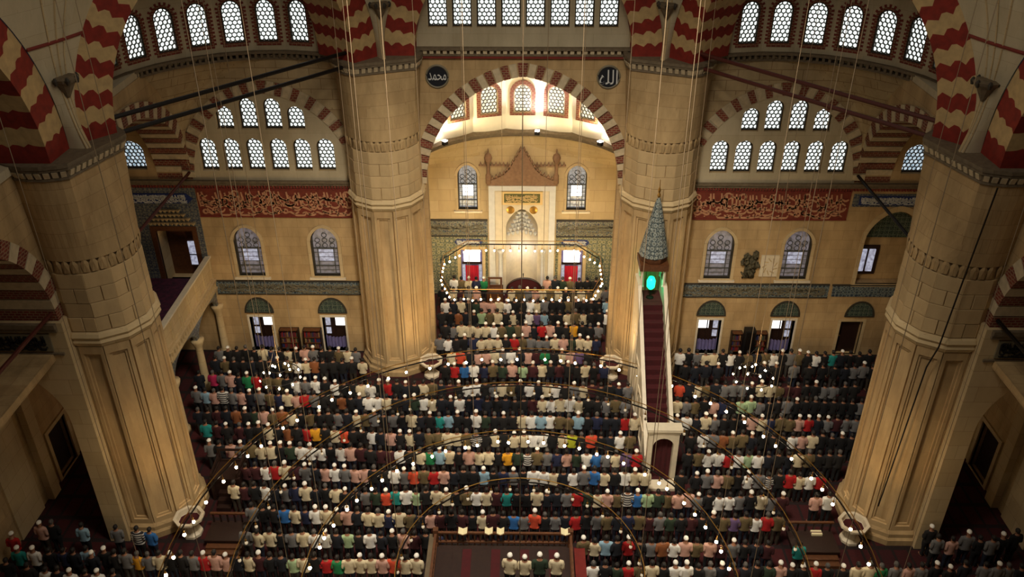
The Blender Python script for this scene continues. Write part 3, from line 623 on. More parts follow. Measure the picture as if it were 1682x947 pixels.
def pillar_head(k, p):
    A = Vector(PIL[k]); n = -A.normalized()
    def hp(u, v):
        a = 2*pi*u; e = Vector((cos(a), sin(a))); r = 1.95
        if n.dot(e) > .05: r = min(r, (CH-.02)/n.dot(e))
        r = 1.79+(r-1.79)*min(1, v*1.1); return (r*e.x, r*e.y, 13.2+3.1*v)
    MB().grid(hp, 48, 8).build('head_block', 'stone', p)
    b = MB(); prism_z(b, head_poly(k, 2.02, .04), 16.28, 16.36); prism_z(b, head_poly(k, 1.98, 0), 16.36, 16.62); prism_z(b, head_poly(k, 2.1, .12), 16.62, 16.72); prism_z(b, head_poly(k, 2.14, .16), 16.72, 16.85); b.build('cornice', 'moulding', p)
    P = head_poly(k, 1.98, 0); dn = MB()
    for i in range(len(P)):
        u, v = P[i-1], P[i]; L = (v-u).length; t = (v-u).normalized(); n = Vector((t.y, -t.x)); m = max(1, int(round(L/.28)))
        if n.dot(u) < 0: n = -n
        for j in range(m):
            c = u+t*(L*(j+.5)/m); f = lambda s, o, z: (c.x+t.x*s+n.x*o, c.y+t.y*s+n.y*o, z)
            dn.add([f(s, o, z) for z, oo in ((16.38, .05), (16.6, .14)) for o in (-.05, oo) for s in (-.085, .085)], [(0, 1, 3, 2), (4, 5, 7, 6), (2, 3, 7, 6), (0, 2, 6, 4), (1, 3, 7, 5)])
    tag(dn.build('dentil_row', 'voussoir_white', p), kind='stuff')
ap = 1.68*cos(pi/12); hw = 1.68*math.tan(pi/12)*.985
pf = MB().holed(rect(-hw, hw, .66, 9.62), [rect(-hw+.13, hw-.13, .9, 9.3)], lambda a, b, d: (ap-.02+d, a, b), .16, 0)
pf.holed(rect(-hw+.13, hw-.13, .9, 9.3), [rect(-hw+.22, hw-.22, 1.0, 9.18)], lambda a, b, d: (ap-.02+d, a, b), .09, 0)
PF = pf.mesh('flute_panel', 'stone_flute')
mq = MB()                         # carved leaf band at mid-height of the upper shaft
for i in range(12):
    for k in range(3):
        a = i*pi/6+(k-1)*.16; c, s_ = cos(a), sin(a); r = 1.77
        mq.add([(c*r-s_*q, s_*r+c*q, z) for q, z in ((-.1, 12.72), (.1, 12.72), (.14, 13.05), (0, 13.35), (-.14, 13.05))]+[(c*(r+.05), s_*(r+.05), 13.1)], [(0, 1, 5), (1, 2, 5), (2, 3, 5), (3, 4, 5), (4, 0, 5)])
MQ = mq.mesh('leaf_band', 'stone')
PRG = random.Random(4); SB = []
apu = 1.8*cos(pi/12); hwu = 1.8*math.tan(pi/12)*.985*.985
for (q0, q1) in ((-hwu, hwu), (-hwu, -.01), (.01, hwu)):
    s0, s1 = q0+.006, q1-.006; e_ = .012
    g = MB().add([(apu-.2, s0, .01), (apu-.2, s1, .01), (apu-.2, s1, .59), (apu-.2, s0, .59), (apu-.01, s0, .01), (apu-.01, s1, .01), (apu-.01, s1, .59), (apu-.01, s0, .59), (apu, s0+e_, .01+e_), (apu, s1-e_, .01+e_), (apu, s1-e_, .59-e_), (apu, s0+e_, .59-e_)],
        [(0, 1, 5, 4), (1, 2, 6, 5), (2, 3, 7, 6), (3, 0, 4, 7), (4, 5, 9, 8), (5, 6, 10, 9), (6, 7, 11, 10), (7, 4, 8, 11), (8, 9, 10, 11)])
    SB.append(g.mesh('stone_block', 'stone_plain'))
PLAB = ['massive stone pillar left of the apse', 'massive stone pillar right of the apse behind the pulpit', 'massive leaning-looking stone pillar at the far left', 'massive stone pillar at the far right with a cable down it']
PLAB[2] = 'massive stone pillar nearest the raised loge on the left'
for i, (x, y) in enumerate(PIL):
    p = struct(root('pillar', (x, y, 0)), PLAB[i], 'pillar', 'great stone pillars')
    for n, me in PM: inst(n, me, p)
    pillar_head(i, p); tag(inst('leaf_band', MQ, p), kind='stuff')
    for k in range(12):
        inst('flute_panel', PF, p, rz=k*pi/6)
        for j in range(4):
            if j % 2: inst('stone_block', SB[0], p, (0, 0, 10.27+j*.6), k*pi/6).scale = (PRG.uniform(.992, 1.008),)*2+(1,)
            else:
                for h in (1, 2): inst('stone_block', SB[h], p, (0, 0, 10.27+j*.6), k*pi/6).scale = (PRG.uniform(.992, 1.008),)*2+(1,)
cb = MB().tube([(15.85-1.2, 4.64-1.72, 2.0), (15.85-.95, 4.64-1.75, 9.0), (15.85-.9, 4.64-2.05, 10.1), (15.85-.75, 4.64-1.95, 12), (15.85-.6, 4.64-2.1, 16.3)], .03, 5)
tag(cb.build('cable', 'iron'), 'thin dark cable hanging down the right-hand pillar', 'cable')

# ------------------------------------------------------------------ great octagon arches (zigzag voussoirs) and pendentives
def zig(s, teeth, amp): return amp*abs(((s*teeth) % 1)*2-1)
OCT = [(PIL[2], (-15.85, -4.64)), (PIL[0], PIL[2]), (PIL[0], PIL[1]), (PIL[1], PIL[3]), (PIL[3], (15.85, -4.64))]
OLAB = ['zigzag red and cream arch leaving the left pillar toward the viewer', 'zigzag red and cream arch over the left corner bay', 'zigzag red and cream arch between the two front pillars', 'zigzag red and cream arch over the right corner bay', 'zigzag red and cream arch leaving the right pillar toward the viewer']
EDG = 1.8; FACE = 1.35; SOF = 2.4; ZB = 16.84
for (A, B), lab in zip(OCT, OLAB):
    A, B = Vector(A), Vector(B); d = (B-A).normalized(); half = (B-A).length/2; M = (A+B)/2; n = -M.normalized()
    n = (n-d*n.dot(d)).normalized()
    R0 = half-EDG; H0 = max(R0*1.06, 5.0)
    ar = struct(root('zigzag_arch'), lab, 'arch', 'great zigzag arches')
    fn = arch_curve(R0, H0); N_ = 2*int(pi*R0/.92/2)*2+1; N_ = int(pi*R0*.98/.47); N_ += 1-N_ % 2
    sec = [(1-k/8, 0) for k in range(9)]+[(0, k/14) for k in range(1, 15)]   # (face fraction outward, depth fraction)
    def pt(s, fo, dp, inset=0):
        s = min(max(s, 0), 1); x, z, nx, nz = fn(s); o = fo*FACE+inset*(1 if fo < .99 else -1)*0+inset
        P = M+d*(x+nx*o); q = dp*SOF+inset-FOFF
        return (P.x-n.x*q, P.y-n.y*q, ZB+z+nz*o)
    for i in range(N_):
        b = MB(); vs = []
        for j in (0, 1):
            for fo, dp in sec:
                g = fo if dp == 0 else dp
                dz = zig(fo+.25, 2.5, .013) if dp == 0 else zig(dp, 5, .013)
                s0 = (i+j)/N_
                # joints run away from the springing on both sides of the crown
                s = s0+(dz-.006)*(1 if s0 < .5 else -1)*(0 if (i+j in (0, N_)) else 1)
                vs.append(pt(s, fo, dp))
        for j in (0, 1):
            for fo, dp in sec: vs.append(pt((i+j)/N_, fo, dp, .18))
        m = len(sec)
        fs = [(k, k+1, m+k+1, m+k) for k in range(m-1)]+[(2*m+k, 2*m+k+1, 3*m+k+1, 3*m+k) for k in range(m-1)]
        fs += [(0, m, 3*m, 2*m), (m-1, 2*m-1, 4*m-1, 3*m-1)]
        b.add(vs, fs).build('voussoir', ('rib_red', 'rib_cream')[i % 2 if i <= N_//2 else (N_-1-i) % 2], ar)
def extr(A, B, z):
    """point at height z on the outer edge of the arch A-B on A's side"""
    A, B = Vector(A), Vector(B); d = (B-A).normalized(); half = (B-A).length/2; M = (A+B)/2
    fn = arch_curve(half-EDG, max((half-EDG)*1.06, 5.0)); lo, hi = 0, .5
    for _ in range(30):
        s = (lo+hi)/2; x, zz, nx, nz = fn(s)
        if ZB+zz+nz*FACE < z: lo = s
        else: hi = s
    n = -M.normalized(); n = (n-d*n.dot(d)).normalized(); P = M+d*(x+nx*FACE)+n*FOFF; return P
PN = [(PIL[0], PIL[2], PIL[1], 'left front pillar'), (PIL[1], PIL[0], PIL[3], 'right front pillar'), (PIL[2], (-15.85, -4.64), PIL[0], 'left near pillar'), (PIL[3], PIL[1], (15.85, -4.64), 'right near pillar')]
for A, B, C, lab in PN:
    pe = struct(root('pendentive'), 'curved plaster pendentive with carved console above the %s' % lab, 'pendentive', 'pendentives')
    Av = Vector(A); inw = -Av.normalized()
    def pf_(u, v):
        z = ZB-.02+v*6.2; p, q = extr(A, B, max(z, ZB+.02)), extr(A, C, max(z, ZB+.02)); m = p.lerp(q, u)
        bul = (p-q).length*.16*sin(pi*u)-.05
        m = m+(-inw)*bul*min(1, v*3)+inw*(v*v*1.2*sin(pi*u)+.62*sin(pi*u)**.7*(1-v)**4); return (m.x, m.y, z)
    MB().grid(pf_, 12, 16).build('shell', 'plaster', pe, True)
    b = MB()
    for k in (-1, 0, 1):
        b.tube([pf_(.5+k*.16*(1-.3*v), v) for v in [i/10 for i in range(11)]], .035, 5)
    b.build('rib_moulding', 'stone_smooth', pe)
    zc = 2.3/6.2; P = Vector(pf_(.5, zc))+Vector((inw.x, inw.y, 0))*.06
    co = MB().lathe([(.05, -.55), (.16, -.35), (.3, -.1), (.42, .02), (.46, .12), (.3, .18)], 10)
    co.v = [(P.x+x, P.y+y, P.z+z) for x, y, z in co.v]; co.build('console', 'moulding', pe)
    k = MB(); 
    for i in range(7): a = 2*pi*i/7; k.lathe([(.05, -.14), (.09, 0), (.03, .1)], 6, (P.x+.42*cos(a), P.y+.42*sin(a))); k.v[-18:] = [(x, y, z+P.z+.1) for x, y, z in k.v[-18:]]
    tag(k.build('carved_crown', 'dark_frame', pe), kind='stuff')
    v0 = 3.6/6.2; MB().tube([pf_(u, v0) for u in [i/10 for i in range(11)]], .06, 6).build('string_course', 'moulding_red', pe)
# cap stones between the arch feet and the pillar heads
# double iron ties between pillars
for sg in (-1, 1):
    for k, z in enumerate((16.62, 17.22)):
        o = MB().tube([(sg*7.55, 15.05, z), (sg*15.0, 5.68, z)], .085, 6).build('tie_beam', 'iron_red' if sg > 0 else 'iron')
        struct(o, '%s of the two %s tie beams between the %s pillars' % (('lower', 'upper')[k], ('dark iron', 'red-brown')[sg > 0], ('left', 'right')[sg > 0]), 'tie beam', 'iron tie beams')
# ------------------------------------------------------------------ corner exedrae: drum with windows, half dome, pendentive shell
for sg in (-1, 1):
    side = 'left' if sg < 0 else 'right'
    mx = lambda p: (sg*p[0], p[1], p[2])
    C = (-11.3, 10.4); RR = 6.2
    ex = struct(root('corner_vault'), 'half dome over the %s corner bay with a ring of windows' % side, 'vault', 'corner half domes')
    ANG = [141.6+6.9+13.8*k for k in range(-6, 5)]
    for a in ANG:
        A0, A1 = rad(a-6.9), rad(a+6.9)
        p0 = Vector((C[0]+RR*cos(A0), C[1]+RR*sin(A0))); p1 = Vector((C[0]+RR*cos(A1), C[1]+RR*sin(A1))); mid = (p0+p1)/2; t = (p1-p0).normalized(); L = (p1-p0).length/2; n = (mid-Vector(C)).normalized()
        fnp = lambda q, z, d: mx((mid.x+t.x*q+n.x*d, mid.y+t.y*q+n.y*d, z))
        I0 = archpoly(0, 17.22, .88, 1.9)
        MB().holed(rect(-L, L, 16.8, 19.8), [I0], fnp, 0, .45).build('drum_panel', 'plaster', ex)
        O = archpoly(0, 17.06, 1.12, 2.16)
        sur = MB().holed(O, [I0], fnp, -.03, .0).build('painted_surround', 'brick_red', ex)
        tm = MB()          # little painted teeth round the opening
        for i in range(9): z = 17.2+i*.17; [tm.prism([(q*.56, z), (q*.56+q*.1, z), (q*.56+q*.1, z+.09), (q*.56, z+.09)], fnp, -.02, 0) for q in (-1, 1)]
        for i in range(9):
            an = pi*(i+.5)/9; c_, s_ = cos(an), sin(an); tm.prism([(r*cos(an+e), 18.66+r*sin(an+e)) for r, e in ((.56, -.08), (.68, -.08), (.68, .08), (.56, .08))], fnp, -.02, 0)
        tm.box(0, 0, 0, 0, 0, 0); tag(tm.build('painted_teeth', 'moulding_red', sur), kind='stuff')
    vis = [a for a in ANG if a < 176]
    for k, a in enumerate(vis):
        q = rad(a) if sg < 0 else pi-rad(a); px, py = C[0]+RR*.995*cos(rad(a)), C[1]+RR*.995*sin(rad(a))
        n = Vector((sg*-1*cos(rad(a)), sin(rad(a))))
        window((px if sg < 0 else -px, py, 17.22), q-pi/2, .88, 1.9, label='arched honeycomb window, %s from the front pillar in the %s half-dome ring' % (ORD[k], side), group='%s half-dome windows' % side)
    def ring(r0, r1, z0, z1, nm, m):
        b = MB()
        P = [(r0, z0), (r0, z1), (r1, z1), (r1, z0)]
        for (ra, za), (rb, zb) in zip(P, P[1:]+P[:1]):
            b.grid(lambda u, v: mx((C[0]+(ra+(rb-ra)*v)*cos(rad(45+192*u)), C[1]+(ra+(rb-ra)*v)*sin(rad(45+192*u)), za+(zb-za)*v)), 40, 1)
        return b.build(nm, m, ex)
    ring(5.95, 6.4, 16.72, 16.84, 'cornice', 'moulding'); ring(6.1, 6.4, 16.42, 16.52, 'lower_moulding', 'moulding')
    b = MB()
    for i in range(70):
        a = rad(50+180*i/69); c_, s_ = cos(a), sin(a); f = lambda t, r, z: mx((C[0]+c_*r-s_*t, C[1]+s_*r+c_*t, z))
        b.add([f(q, r, z) for z in (16.52, 16.72) for r in (6.02, 6.2) for q in (-.06, .06)], [(0, 1, 3, 2), (4, 5, 7, 6), (0, 1, 5, 4), (0, 2, 6, 4), (1, 3, 7, 5)])
    tag(b.build('dentil_row', 'moulding', ex), kind='stuff')
    MB().grid(lambda u, v: mx((C[0]+RR*cos(v*pi/2)*cos(rad(51.6+180*u)), C[1]+RR*cos(v*pi/2)*sin(rad(51.6+180*u)), 19.78+5.2*sin(v*pi/2))), 36, 10).build('half_dome', 'plaster', ex, True)
    # pendentive shell: from the ring down to the two wall arches
    fl = arch_curve(3.95+.62, 4.35+.62); fs_ = arch_curve(5.7+.7, 4.8+.7)
    def shell(u, v):
        a = 50+182*u; T = Vector((C[0]+RR*cos(rad(a)), C[1]+RR*sin(rad(a)), 16.45))
        if u < .47: s = 1-u/.47; x, z, _, _ = fl(s); Bp = Vector((-12.35+x, YW-.05, 10.45+z))
        else: s = (u-.47)/.53; x, z, _, _ = fs_(1-s*.98); Bp = Vector((-XS+.02, 10.9+x, 10.35+z))
        Bp.x = max(Bp.x, -XS+.02); Bp.y = min(Bp.y, YW-.05)
        m = T.lerp(Bp, v); bu = .5*sin(pi*v)*(T-Bp).length/6
        m += Vector((cos(rad(a)), sin(rad(a)), .3))*bu
        m.y = min(m.y, YW-.04)
        return mx(m)
    MB().grid(shell, 60, 10).build('pendentive_shell', 'stone_relief', ex, True)
    # striped side arches (deep soffits)
    x0 = -XS
    ar = struct(root('striped_side_arch'), 'deep red and white striped arch beside the %s corner bay' % side, 'arch', 'striped side arches')
    voussoirs(ar, arch_curve(5.7, 4.8), lambda x, z, d: mx((x0-d, 10.9+x, 10.35+z)), .7, -.06, 1.7, 41, ('brick_red', 'voussoir_white'))
    ar2 = struct(root('striped_side_arch'), 'deep red and white striped arch nearest the viewer, %s edge' % side, 'arch', 'striped side arches')
    voussoirs(ar2, arch_curve(3.5, 4.2), lambda x, z, d: mx((-XS-.1-d, x-.85, 10.9+z)), .62, -.06, 2.6, 25, ('brick_red', 'voussoir_white'))
    # spandrel wall over the side arcade
    o1 = arch_opening(5.7+.68, 4.8+.68, 10.9, 10.35); 
    P = [(16.6, 10.35+1.2)]; 
    pts = [p for p in arch_opening(5.7+.69, 4.8+.69, 10.9, 10.35, 40) if p[0] < 16.55 and p[1] > 10.9]
    w = MB().prism([(16.58, 16.5), (5.5, 16.5), (5.5, pts[0][1])]+[p for p in pts if p[0] > 5.55]+[(16.58, pts[-1][1])], lambda a, b, d: mx((-XS-.08-d, a, b)), 0, 1.5)
    w.prism([(-6.2, 16.5), (-6.2, 10.9)]+[p for p in arch_opening(3.5+.6, 4.2+.6, -.85, 10.9, 30)]+[(4, 10.9), (4, 16.5)], lambda a, b, d: mx((-XS-.2-d, a, b)), 0, 2.2)
    struct(w.build('wall_arcade_'+side, 'stone'), 'spandrel wall above the %s side arches' % side, 'wall')
    for k, (ya, yb, z, xx) in enumerate(((16.5, 6.2, 10.75, -16.55), (2.9, -4.6, 11.2, -16.75))):
        o = MB().tube([mx((xx, ya, z)), mx((xx, yb, z))], .075, 6).build('tie_rod', 'iron' if sg < 0 else 'iron_red'); struct(o, 'single tie rod across the %s striped arch, %s side' % (('far', 'near')[k], side), 'tie rod', 'tie rods')
    # buttress between pillar and outer wall with the aisle archway
    opn = [(-(19.05)+a, b) for a, b in [(p[0], p[1]) for p in arch_opening(1.85, 2.6, 0, 6.3, 20)]]
    poly = [(-XO, 0), (-20.9, 0)]+opn+[(-17.2, 0), (-16.4, 0), (-16.4, 10.9), (-XO, 10.9)]
    bt = MB().prism(poly, lambda a, b, d: mx((a, 2.5+d, b)), 0, 1.9).build('wall_buttress_'+side, 'stone_smooth'); struct(bt, 'stone buttress wall with an aisle archway beside the %s pillar' % side, 'wall')
    tr = MB()
    for (za, zb, pr) in ((10.72, 10.9, .16), (10.55, 10.72, .1), (9.56, 9.64, .08)): tr.box(*sorted((sg*16.6, sg*XO)), 2.5-pr, 2.5, za, zb)
    struct(tr.build('trim_4' if sg < 0 else 'trim_5', 'moulding'), 'grey moulding along the %s buttress' % side, 'trim')
    pn = root('tile_inscription', label='pale panel with dark Arabic script on the %s buttress' % side, cat='inscription', group='buttress script panels')
    xa, xb = sorted((sg*16.95, sg*20.6)); MB().box(xa, xb, 2.44, 2.5, 9.72, 10.45).build('ground', 'disc_rim', pn); script(xa+.1, xb-.1, 9.78, 10.4, 2.44, 41+sg).build('script', 'black_disc', pn, uv=False)
    nw = MB().box(*sorted((sg*16.55, sg*XO)), -6.4, -4.6, 0, 16.5).build('wall_near_'+side, 'stone'); struct(nw, 'stone cross wall behind the near %s striped arch' % side, 'wall')
    MB().prism([(0, 16.84), (0, 16.2), (.7, 15.2), (1.9, 14.6), (1.9, 16.84)], lambda q, b, d: mx((-14.9-q, -3.3-d, b)), 0, 2.6).build('corbel', 'stone_smooth', nw)
    # outer wall; gallery floor and aisle roof slabs, added to keep the aisle dark
    wo = MB().holed([(-9, 0), (16.6, 0), (16.6, 16.6), (-9, 16.6)], [rect(6.2, 7.7, .02, 2.6), archpoly(9.5, 5.2, 1.5, 2.6)], lambda a, b, d: mx((-XO-d, a, b)), 0, .5).build('wall_outer_'+side, 'stone'); struct(wo, 'outer stone wall of the %s aisle' % side, 'wall')
    dd = struct(root('door_2' if sg < 0 else 'door_3'), 'dark doorway in the %s aisle wall' % side, 'door')
    MB().box(*sorted((sg*(XO+.25), sg*(XO+.32))), 6.2, 7.7, .02, 2.6).build('leaf', 'wood_dark', dd)
    MB().holed(rect(6.0, 7.9, 0, 2.8), [rect(6.2, 7.7, .02, 2.6)], lambda a, b, d: mx((-XO-d, a, b)), -.08, .1).build('frame', 'stone_smooth', dd)
    pl = MB()
    for y in (4.9, 8.6, 12.4): pl.box(*sorted((sg*(XO-.3), sg*XO)), y, y+.6, 0, 9.6)
    pl.build('pilaster', 'stone_smooth', wo)
    struct(MB().box(*sorted((sg*16.6, sg*(XO+.5))), -9, 16.6, 16.5, 16.8).build('ceiling_'+side, 'plaster'), 'flat ceiling over the %s upper gallery' % side, 'ceiling')
    struct(MB().box(*sorted((sg*17.0, sg*XO)), -9, 2.5, 9.3, 9.6).build('gallery_floor_'+side, 'stone'), 'stone gallery floor over the near %s aisle' % side, 'floor')

# ------------------------------------------------------------------ raised loge in the left corner
lg = root('raised_loge', (0, 0, .35), label='raised stone loge with panelled parapet in the left corner', cat='loge')
MB().box(-XO, -16.45, 9.4, 16.6, 3.95, 4.25).build('floor_slab', 'stone_smooth', lg)
MB().box(-XO, -16.6, 9.55, 16.55, 4.25, 4.3).build('carpet', 'carpet_loge', lg)
for i in range(6): y0 = 9.5+i*1.18; q = MB().holed(rect(y0+.02, y0+1.16, 4.25, 5.55), [rect(y0+.14, y0+1.04, 4.4, 5.4)], lambda a, b, d: (-16.42-d, a, b), 0, .16); q.box(-16.52, -16.48, y0+.14, y0+1.04, 4.4, 5.4); q.build('parapet_panel', 'stone_smooth', lg)
for i in range(4): x0 = -20.9+i*1.12; q = MB().holed(rect(x0, x0+1.1, 4.25, 5.55), [rect(x0+.12, x0+.98, 4.4, 5.4)], XZ(9.42), 0, .16); q.box(x0+.12, x0+.98, 9.48, 9.52, 4.4, 5.4); q.build('parapet_panel', 'stone_smooth', lg)
MB().box(-16.64, -16.36, 9.36, 16.6, 5.55, 5.65).box(-XO, -16.36, 9.36, 9.62, 5.55, 5.65).build('handrail', 'marble', lg)
b = MB().box(-16.66, -16.3, 9.3, 16.6, 4.14, 4.26).box(-16.66, -16.3, 9.3, 16.6, 3.7, 3.82)
b.box(-XO, -16.3, 9.28, 9.6, 4.14, 4.26).box(-XO, -16.3, 9.28, 9.6, 3.7, 3.82); b.build('ledge', 'stone_smooth', lg)
b = MB()
for i in range(24): b.box(-16.5, -16.34, 9.4+i*.3, 9.52+i*.3, 3.82, 4.14)
for i in range(14): b.box(-16.6-i*.3, -16.48-i*.3, 9.33, 9.5, 3.82, 4.14)
tag(b.build('pierced_band', 'stone_smooth', lg), kind='stuff'); MB().box(-XO, -16.56, 9.55, 16.6, 3.72, 4.13).build('shadow_fill', 'shadow_black', lg)  # near-black filler box standing in for the shade behind the pierced openings
for k, y in enumerate((9.6, 13.1, 16.4)):
    c = MB().lathe([(.3, -.35), (.3, -.1), (.2, .0), (.18, 2.2), (.2, 2.3), (.32, 2.6), (.34, 2.75)], 12, (-16.48, y)); c.build('column', 'stone_smooth', lg, True)
for y0, y1 in ((9.6, 13.1), (13.1, 16.4)):
    m_ = (y0+y1)/2; h_ = (y1-y0)/2; P = [(y0, 2.7)]+[(m_-(h_-.15)*cos(pi*i/16), 2.7+.85*sin(pi*i/16)) for i in range(17)]+[(y1, 2.7), (y1, 3.7), (y0, 3.7)]
    MB().prism(P, lambda a, b, d: (-16.4-d, a, b), 0, .2).build('arch_spandrel', 'tile_loge', lg)
P = [(-20.6, 2.7)]+[(-18.55-1.9*cos(pi*i/16), 2.7+.85*sin(pi*i/16)) for i in range(17)]+[(-16.5, 2.7), (-16.5, 3.7), (-20.6, 3.7)]
MB().prism(P, XZ(9.4), 0, .2).build('arch_spandrel', 'tile_loge', lg)
ln = root('loge_niche', label='tiled back wall of the loge with a deep wooden-framed window niche', cat='niche')
MB().holed(rect(-20.95, -16.5, 4.3, 8.95), [rect(-19.05, -16.95, 4.32, 7.6)], XZ(YW), -.05, -.002).build('tiles', 'tile_loge', ln)
MB().box(-20.95, -16.5, YW-.05, YW, 8.95, 9.9).build('upper_tiles', 'tile_loge', ln); c = MB().prism([(-20.5, 9.3), (-20.2, 9.05), (-16.95, 9.05), (-16.65, 9.3), (-16.95, 9.6), (-20.2, 9.6)], XZ(YW), -.09, -.05).build('cartouche', 'cartouche_blue', ln); script(-20.2, -16.95, 9.1, 9.55, YW-.09, 65).build('lettering', 'script_white', c, uv=False)
MB().holed(rect(-19.2, -16.8, 4.3, 7.75), [rect(-18.95, -17.05, 4.32, 7.5)], XZ(YW), -.1, .1).build('frame', 'wood', ln)
b = MB().box(-19.05, -18.95, YW, YW+1.1, 4.3, 7.6).box(-17.05, -16.95, YW, YW+1.1, 4.3, 7.6).box(-19.05, -16.95, YW, YW+1.1, 7.5, 7.6).box(-19.05, -16.95, YW, YW+1.1, 4.2, 4.3); b.build('lining', 'stone_smooth', ln)
MB().box(-19.05, -16.95, YW+1.1, YW+1.15, 4.3, 7.6).build('back', 'wood', ln); MB().box(-17.9, -17.2, YW+1.03, YW+1.1, 4.9, 6.3).build('pane', 'glass_sky', ln, uv=False); MB().box(-17.45, -17.4, YW+.98, YW+1.04, 4.9, 6.3).box(-17.9, -17.2, YW+.98, YW+1.04, 5.5, 5.55).build('sash', 'wood_dark', ln)
b = MB()
for j in range(4):
    for i in range(-5+j, 6-j): b.lathe([(.02, 0), (.12, .14), (.16, .2)], 6, (-18.0+i*.22, YW-.08)); b.v[-18:] = [(x, y, z+7.8+j*.24) for x, y, z in b.v[-18:]]
tag(b.build('muqarnas_head', 'stone_relief', ln), kind='stuff')
pk = root('small_lantern', (-17.3, 9.0, 0), label='small glowing pink lantern below the near end of the loge', cat='lantern')
MB().lathe([(.02, 4.6), (.2, 4.5), (.28, 4.25), (.2, 4.0), (.05, 3.9)], 10).build('shade', 'lamp_pink', pk, True); MB().lathe([(.12, 4.58), (.1, 4.66), (.03, 4.72)], 8).build('cap', 'iron', pk); MB().tube([(0, 0, 4.7), (0, .15, 5.1), (0, .4, 5.2)], .02, 5).build('hook', 'iron', pk)

# ------------------------------------------------------------------ pulpit (minbar)
mb = root('pulpit', (6.35, 0, 0), label='tall marble pulpit with red carpeted stairs and conical tiled roof', cat='pulpit')
Y0, Y1, Z1 = 6.9, 13.0, 5.5
for sg in (-1, 1):
    P = [(Y0, 0), (Y0, .9), (Y1, Z1+.85), (14.2, Z1+.85), (14.2, 0)]
    xx = sg*.55
    MB().prism(P, lambda a, b, d: (xx+sg*d, a, b), 0, .12).build('side_wall', 'marble', mb)
    Q = [(Y0, .9), (Y1, Z1+.85), (14.2, Z1+.85), (14.2, Z1+.98), (Y1-.05, Z1+.98), (Y0, 1.05)]
    MB().prism(Q, lambda a, b, d: (xx+sg*(d-.03), a, b), 0, .18).build('handrail', 'marble', mb)
    for k in range(4):
        y = 12.6-k*1.35; zt = (y-Y0)/(Y1-Y0)*Z1*.72
        if zt < .8: continue
        MB().holed(rect(y-.55, y+.55, .3, zt+.5), [archpoly(y, .45, .8, max(zt-.1, .75), 10, .2)], lambda a, b, d: (xx+sg*d, a, b), .12, .16).build('blind_arch', 'marble', mb)
for i in range(18):
    y = Y0+.1+i*(Y1-Y0)/18; z = (i+1)*Z1/18
    MB().box(-.55, .55, y, y+(Y1-Y0)/18+.02, max(0, z-.6), z).build('step', 'carpet_stair', mb)
MB().box(-.55, .55, Y1+.1, 14.2, Z1-.4, Z1).build('landing', 'carpet_stair', mb)
MB().box(-.68, -.46, 6.42, 6.75, 0, 2.75).build('portal_post', 'marble', mb); MB().box(.46, .68, 6.42, 6.75, 0, 2.75).build('portal_post', 'marble', mb)
MB().prism([(-.46, 2.75), (-.46, 2.05)]+[(-.46*cos(pi*i/10), 2.05+.45*sin(pi*i/10)) for i in range(11)]+[(.46, 2.75)], XZ(6.4), 0, .3).build('portal_arch', 'marble', mb)
MB().box(-.72, .72, 6.38, 6.8, 2.75, 2.9).box(-.78, .78, 6.32, 6.85, 2.9, 3.04).build('portal_cornice', 'marble', mb)
MB().grid(lambda u, v: (-.46+.92*u, 6.72+.03*sin(u*25), .02+2.42*v), 24, 2).build('portal_curtain', 'carpet_stair', mb, True)
MB().box(-.6, .6, 5.75, 6.35, 0, .14).build('threshold', 'marble', mb)
for sg in (-1, 1): MB().lathe([(.16, 0), (.16, .3), (.1, .36)], 10, (sg*.6, 6.1)).build('bollard', 'marble', mb)
for sx in (-1, 1):
    for y in (13.05, 14.1): MB().lathe([(.1, Z1+.9), (.07, Z1+1.0), (.07, Z1+1.75), (.11, Z1+1.9)], 8, (sx*.53, y)).build('kiosk_column', 'marble', mb)
MB().box(-.68, .68, 12.9, 14.25, 7.3, 7.62).build('kiosk_cornice', 'wood', mb)
MB().lathe([(.62, 7.62), (.66, 7.7), (.7, 7.95)], 8, (0, 13.58), pi/8, 2*pi+pi/8).build('kiosk_drum', 'wood', mb)
MB().lathe([(.72, 7.95), (.68, 8.2), (.42, 9.4), (.18, 10.5), (.05, 10.9)], 12, (0, 13.58)).build('cone_roof', 'tile_cone', mb)
MB().lathe([(.05, 10.85), (.09, 10.98), (.04, 11.1), (.07, 11.25), (.02, 11.4), (.015, 11.75)], 8, (0, 13.58)).build('finial', 'brass', mb)
gl = root('green_lamp', (6.35, 13.5, 5.5), label='glowing green lamp inside the pulpit kiosk', cat='lamp')
MB().lathe([(.1, .5), (.2, .62), (.22, .95), (.14, 1.15)], 10).build('shade', 'lamp_green', gl, True); MB().lathe([(.2, 0), (.18, .05), (.04, .09), (.035, .52)], 10).build('stand', 'iron', gl)
lamp('green_lamp_light', (6.35, 13.2, 6.5), 9, (.02, 1, .5), size=.15)

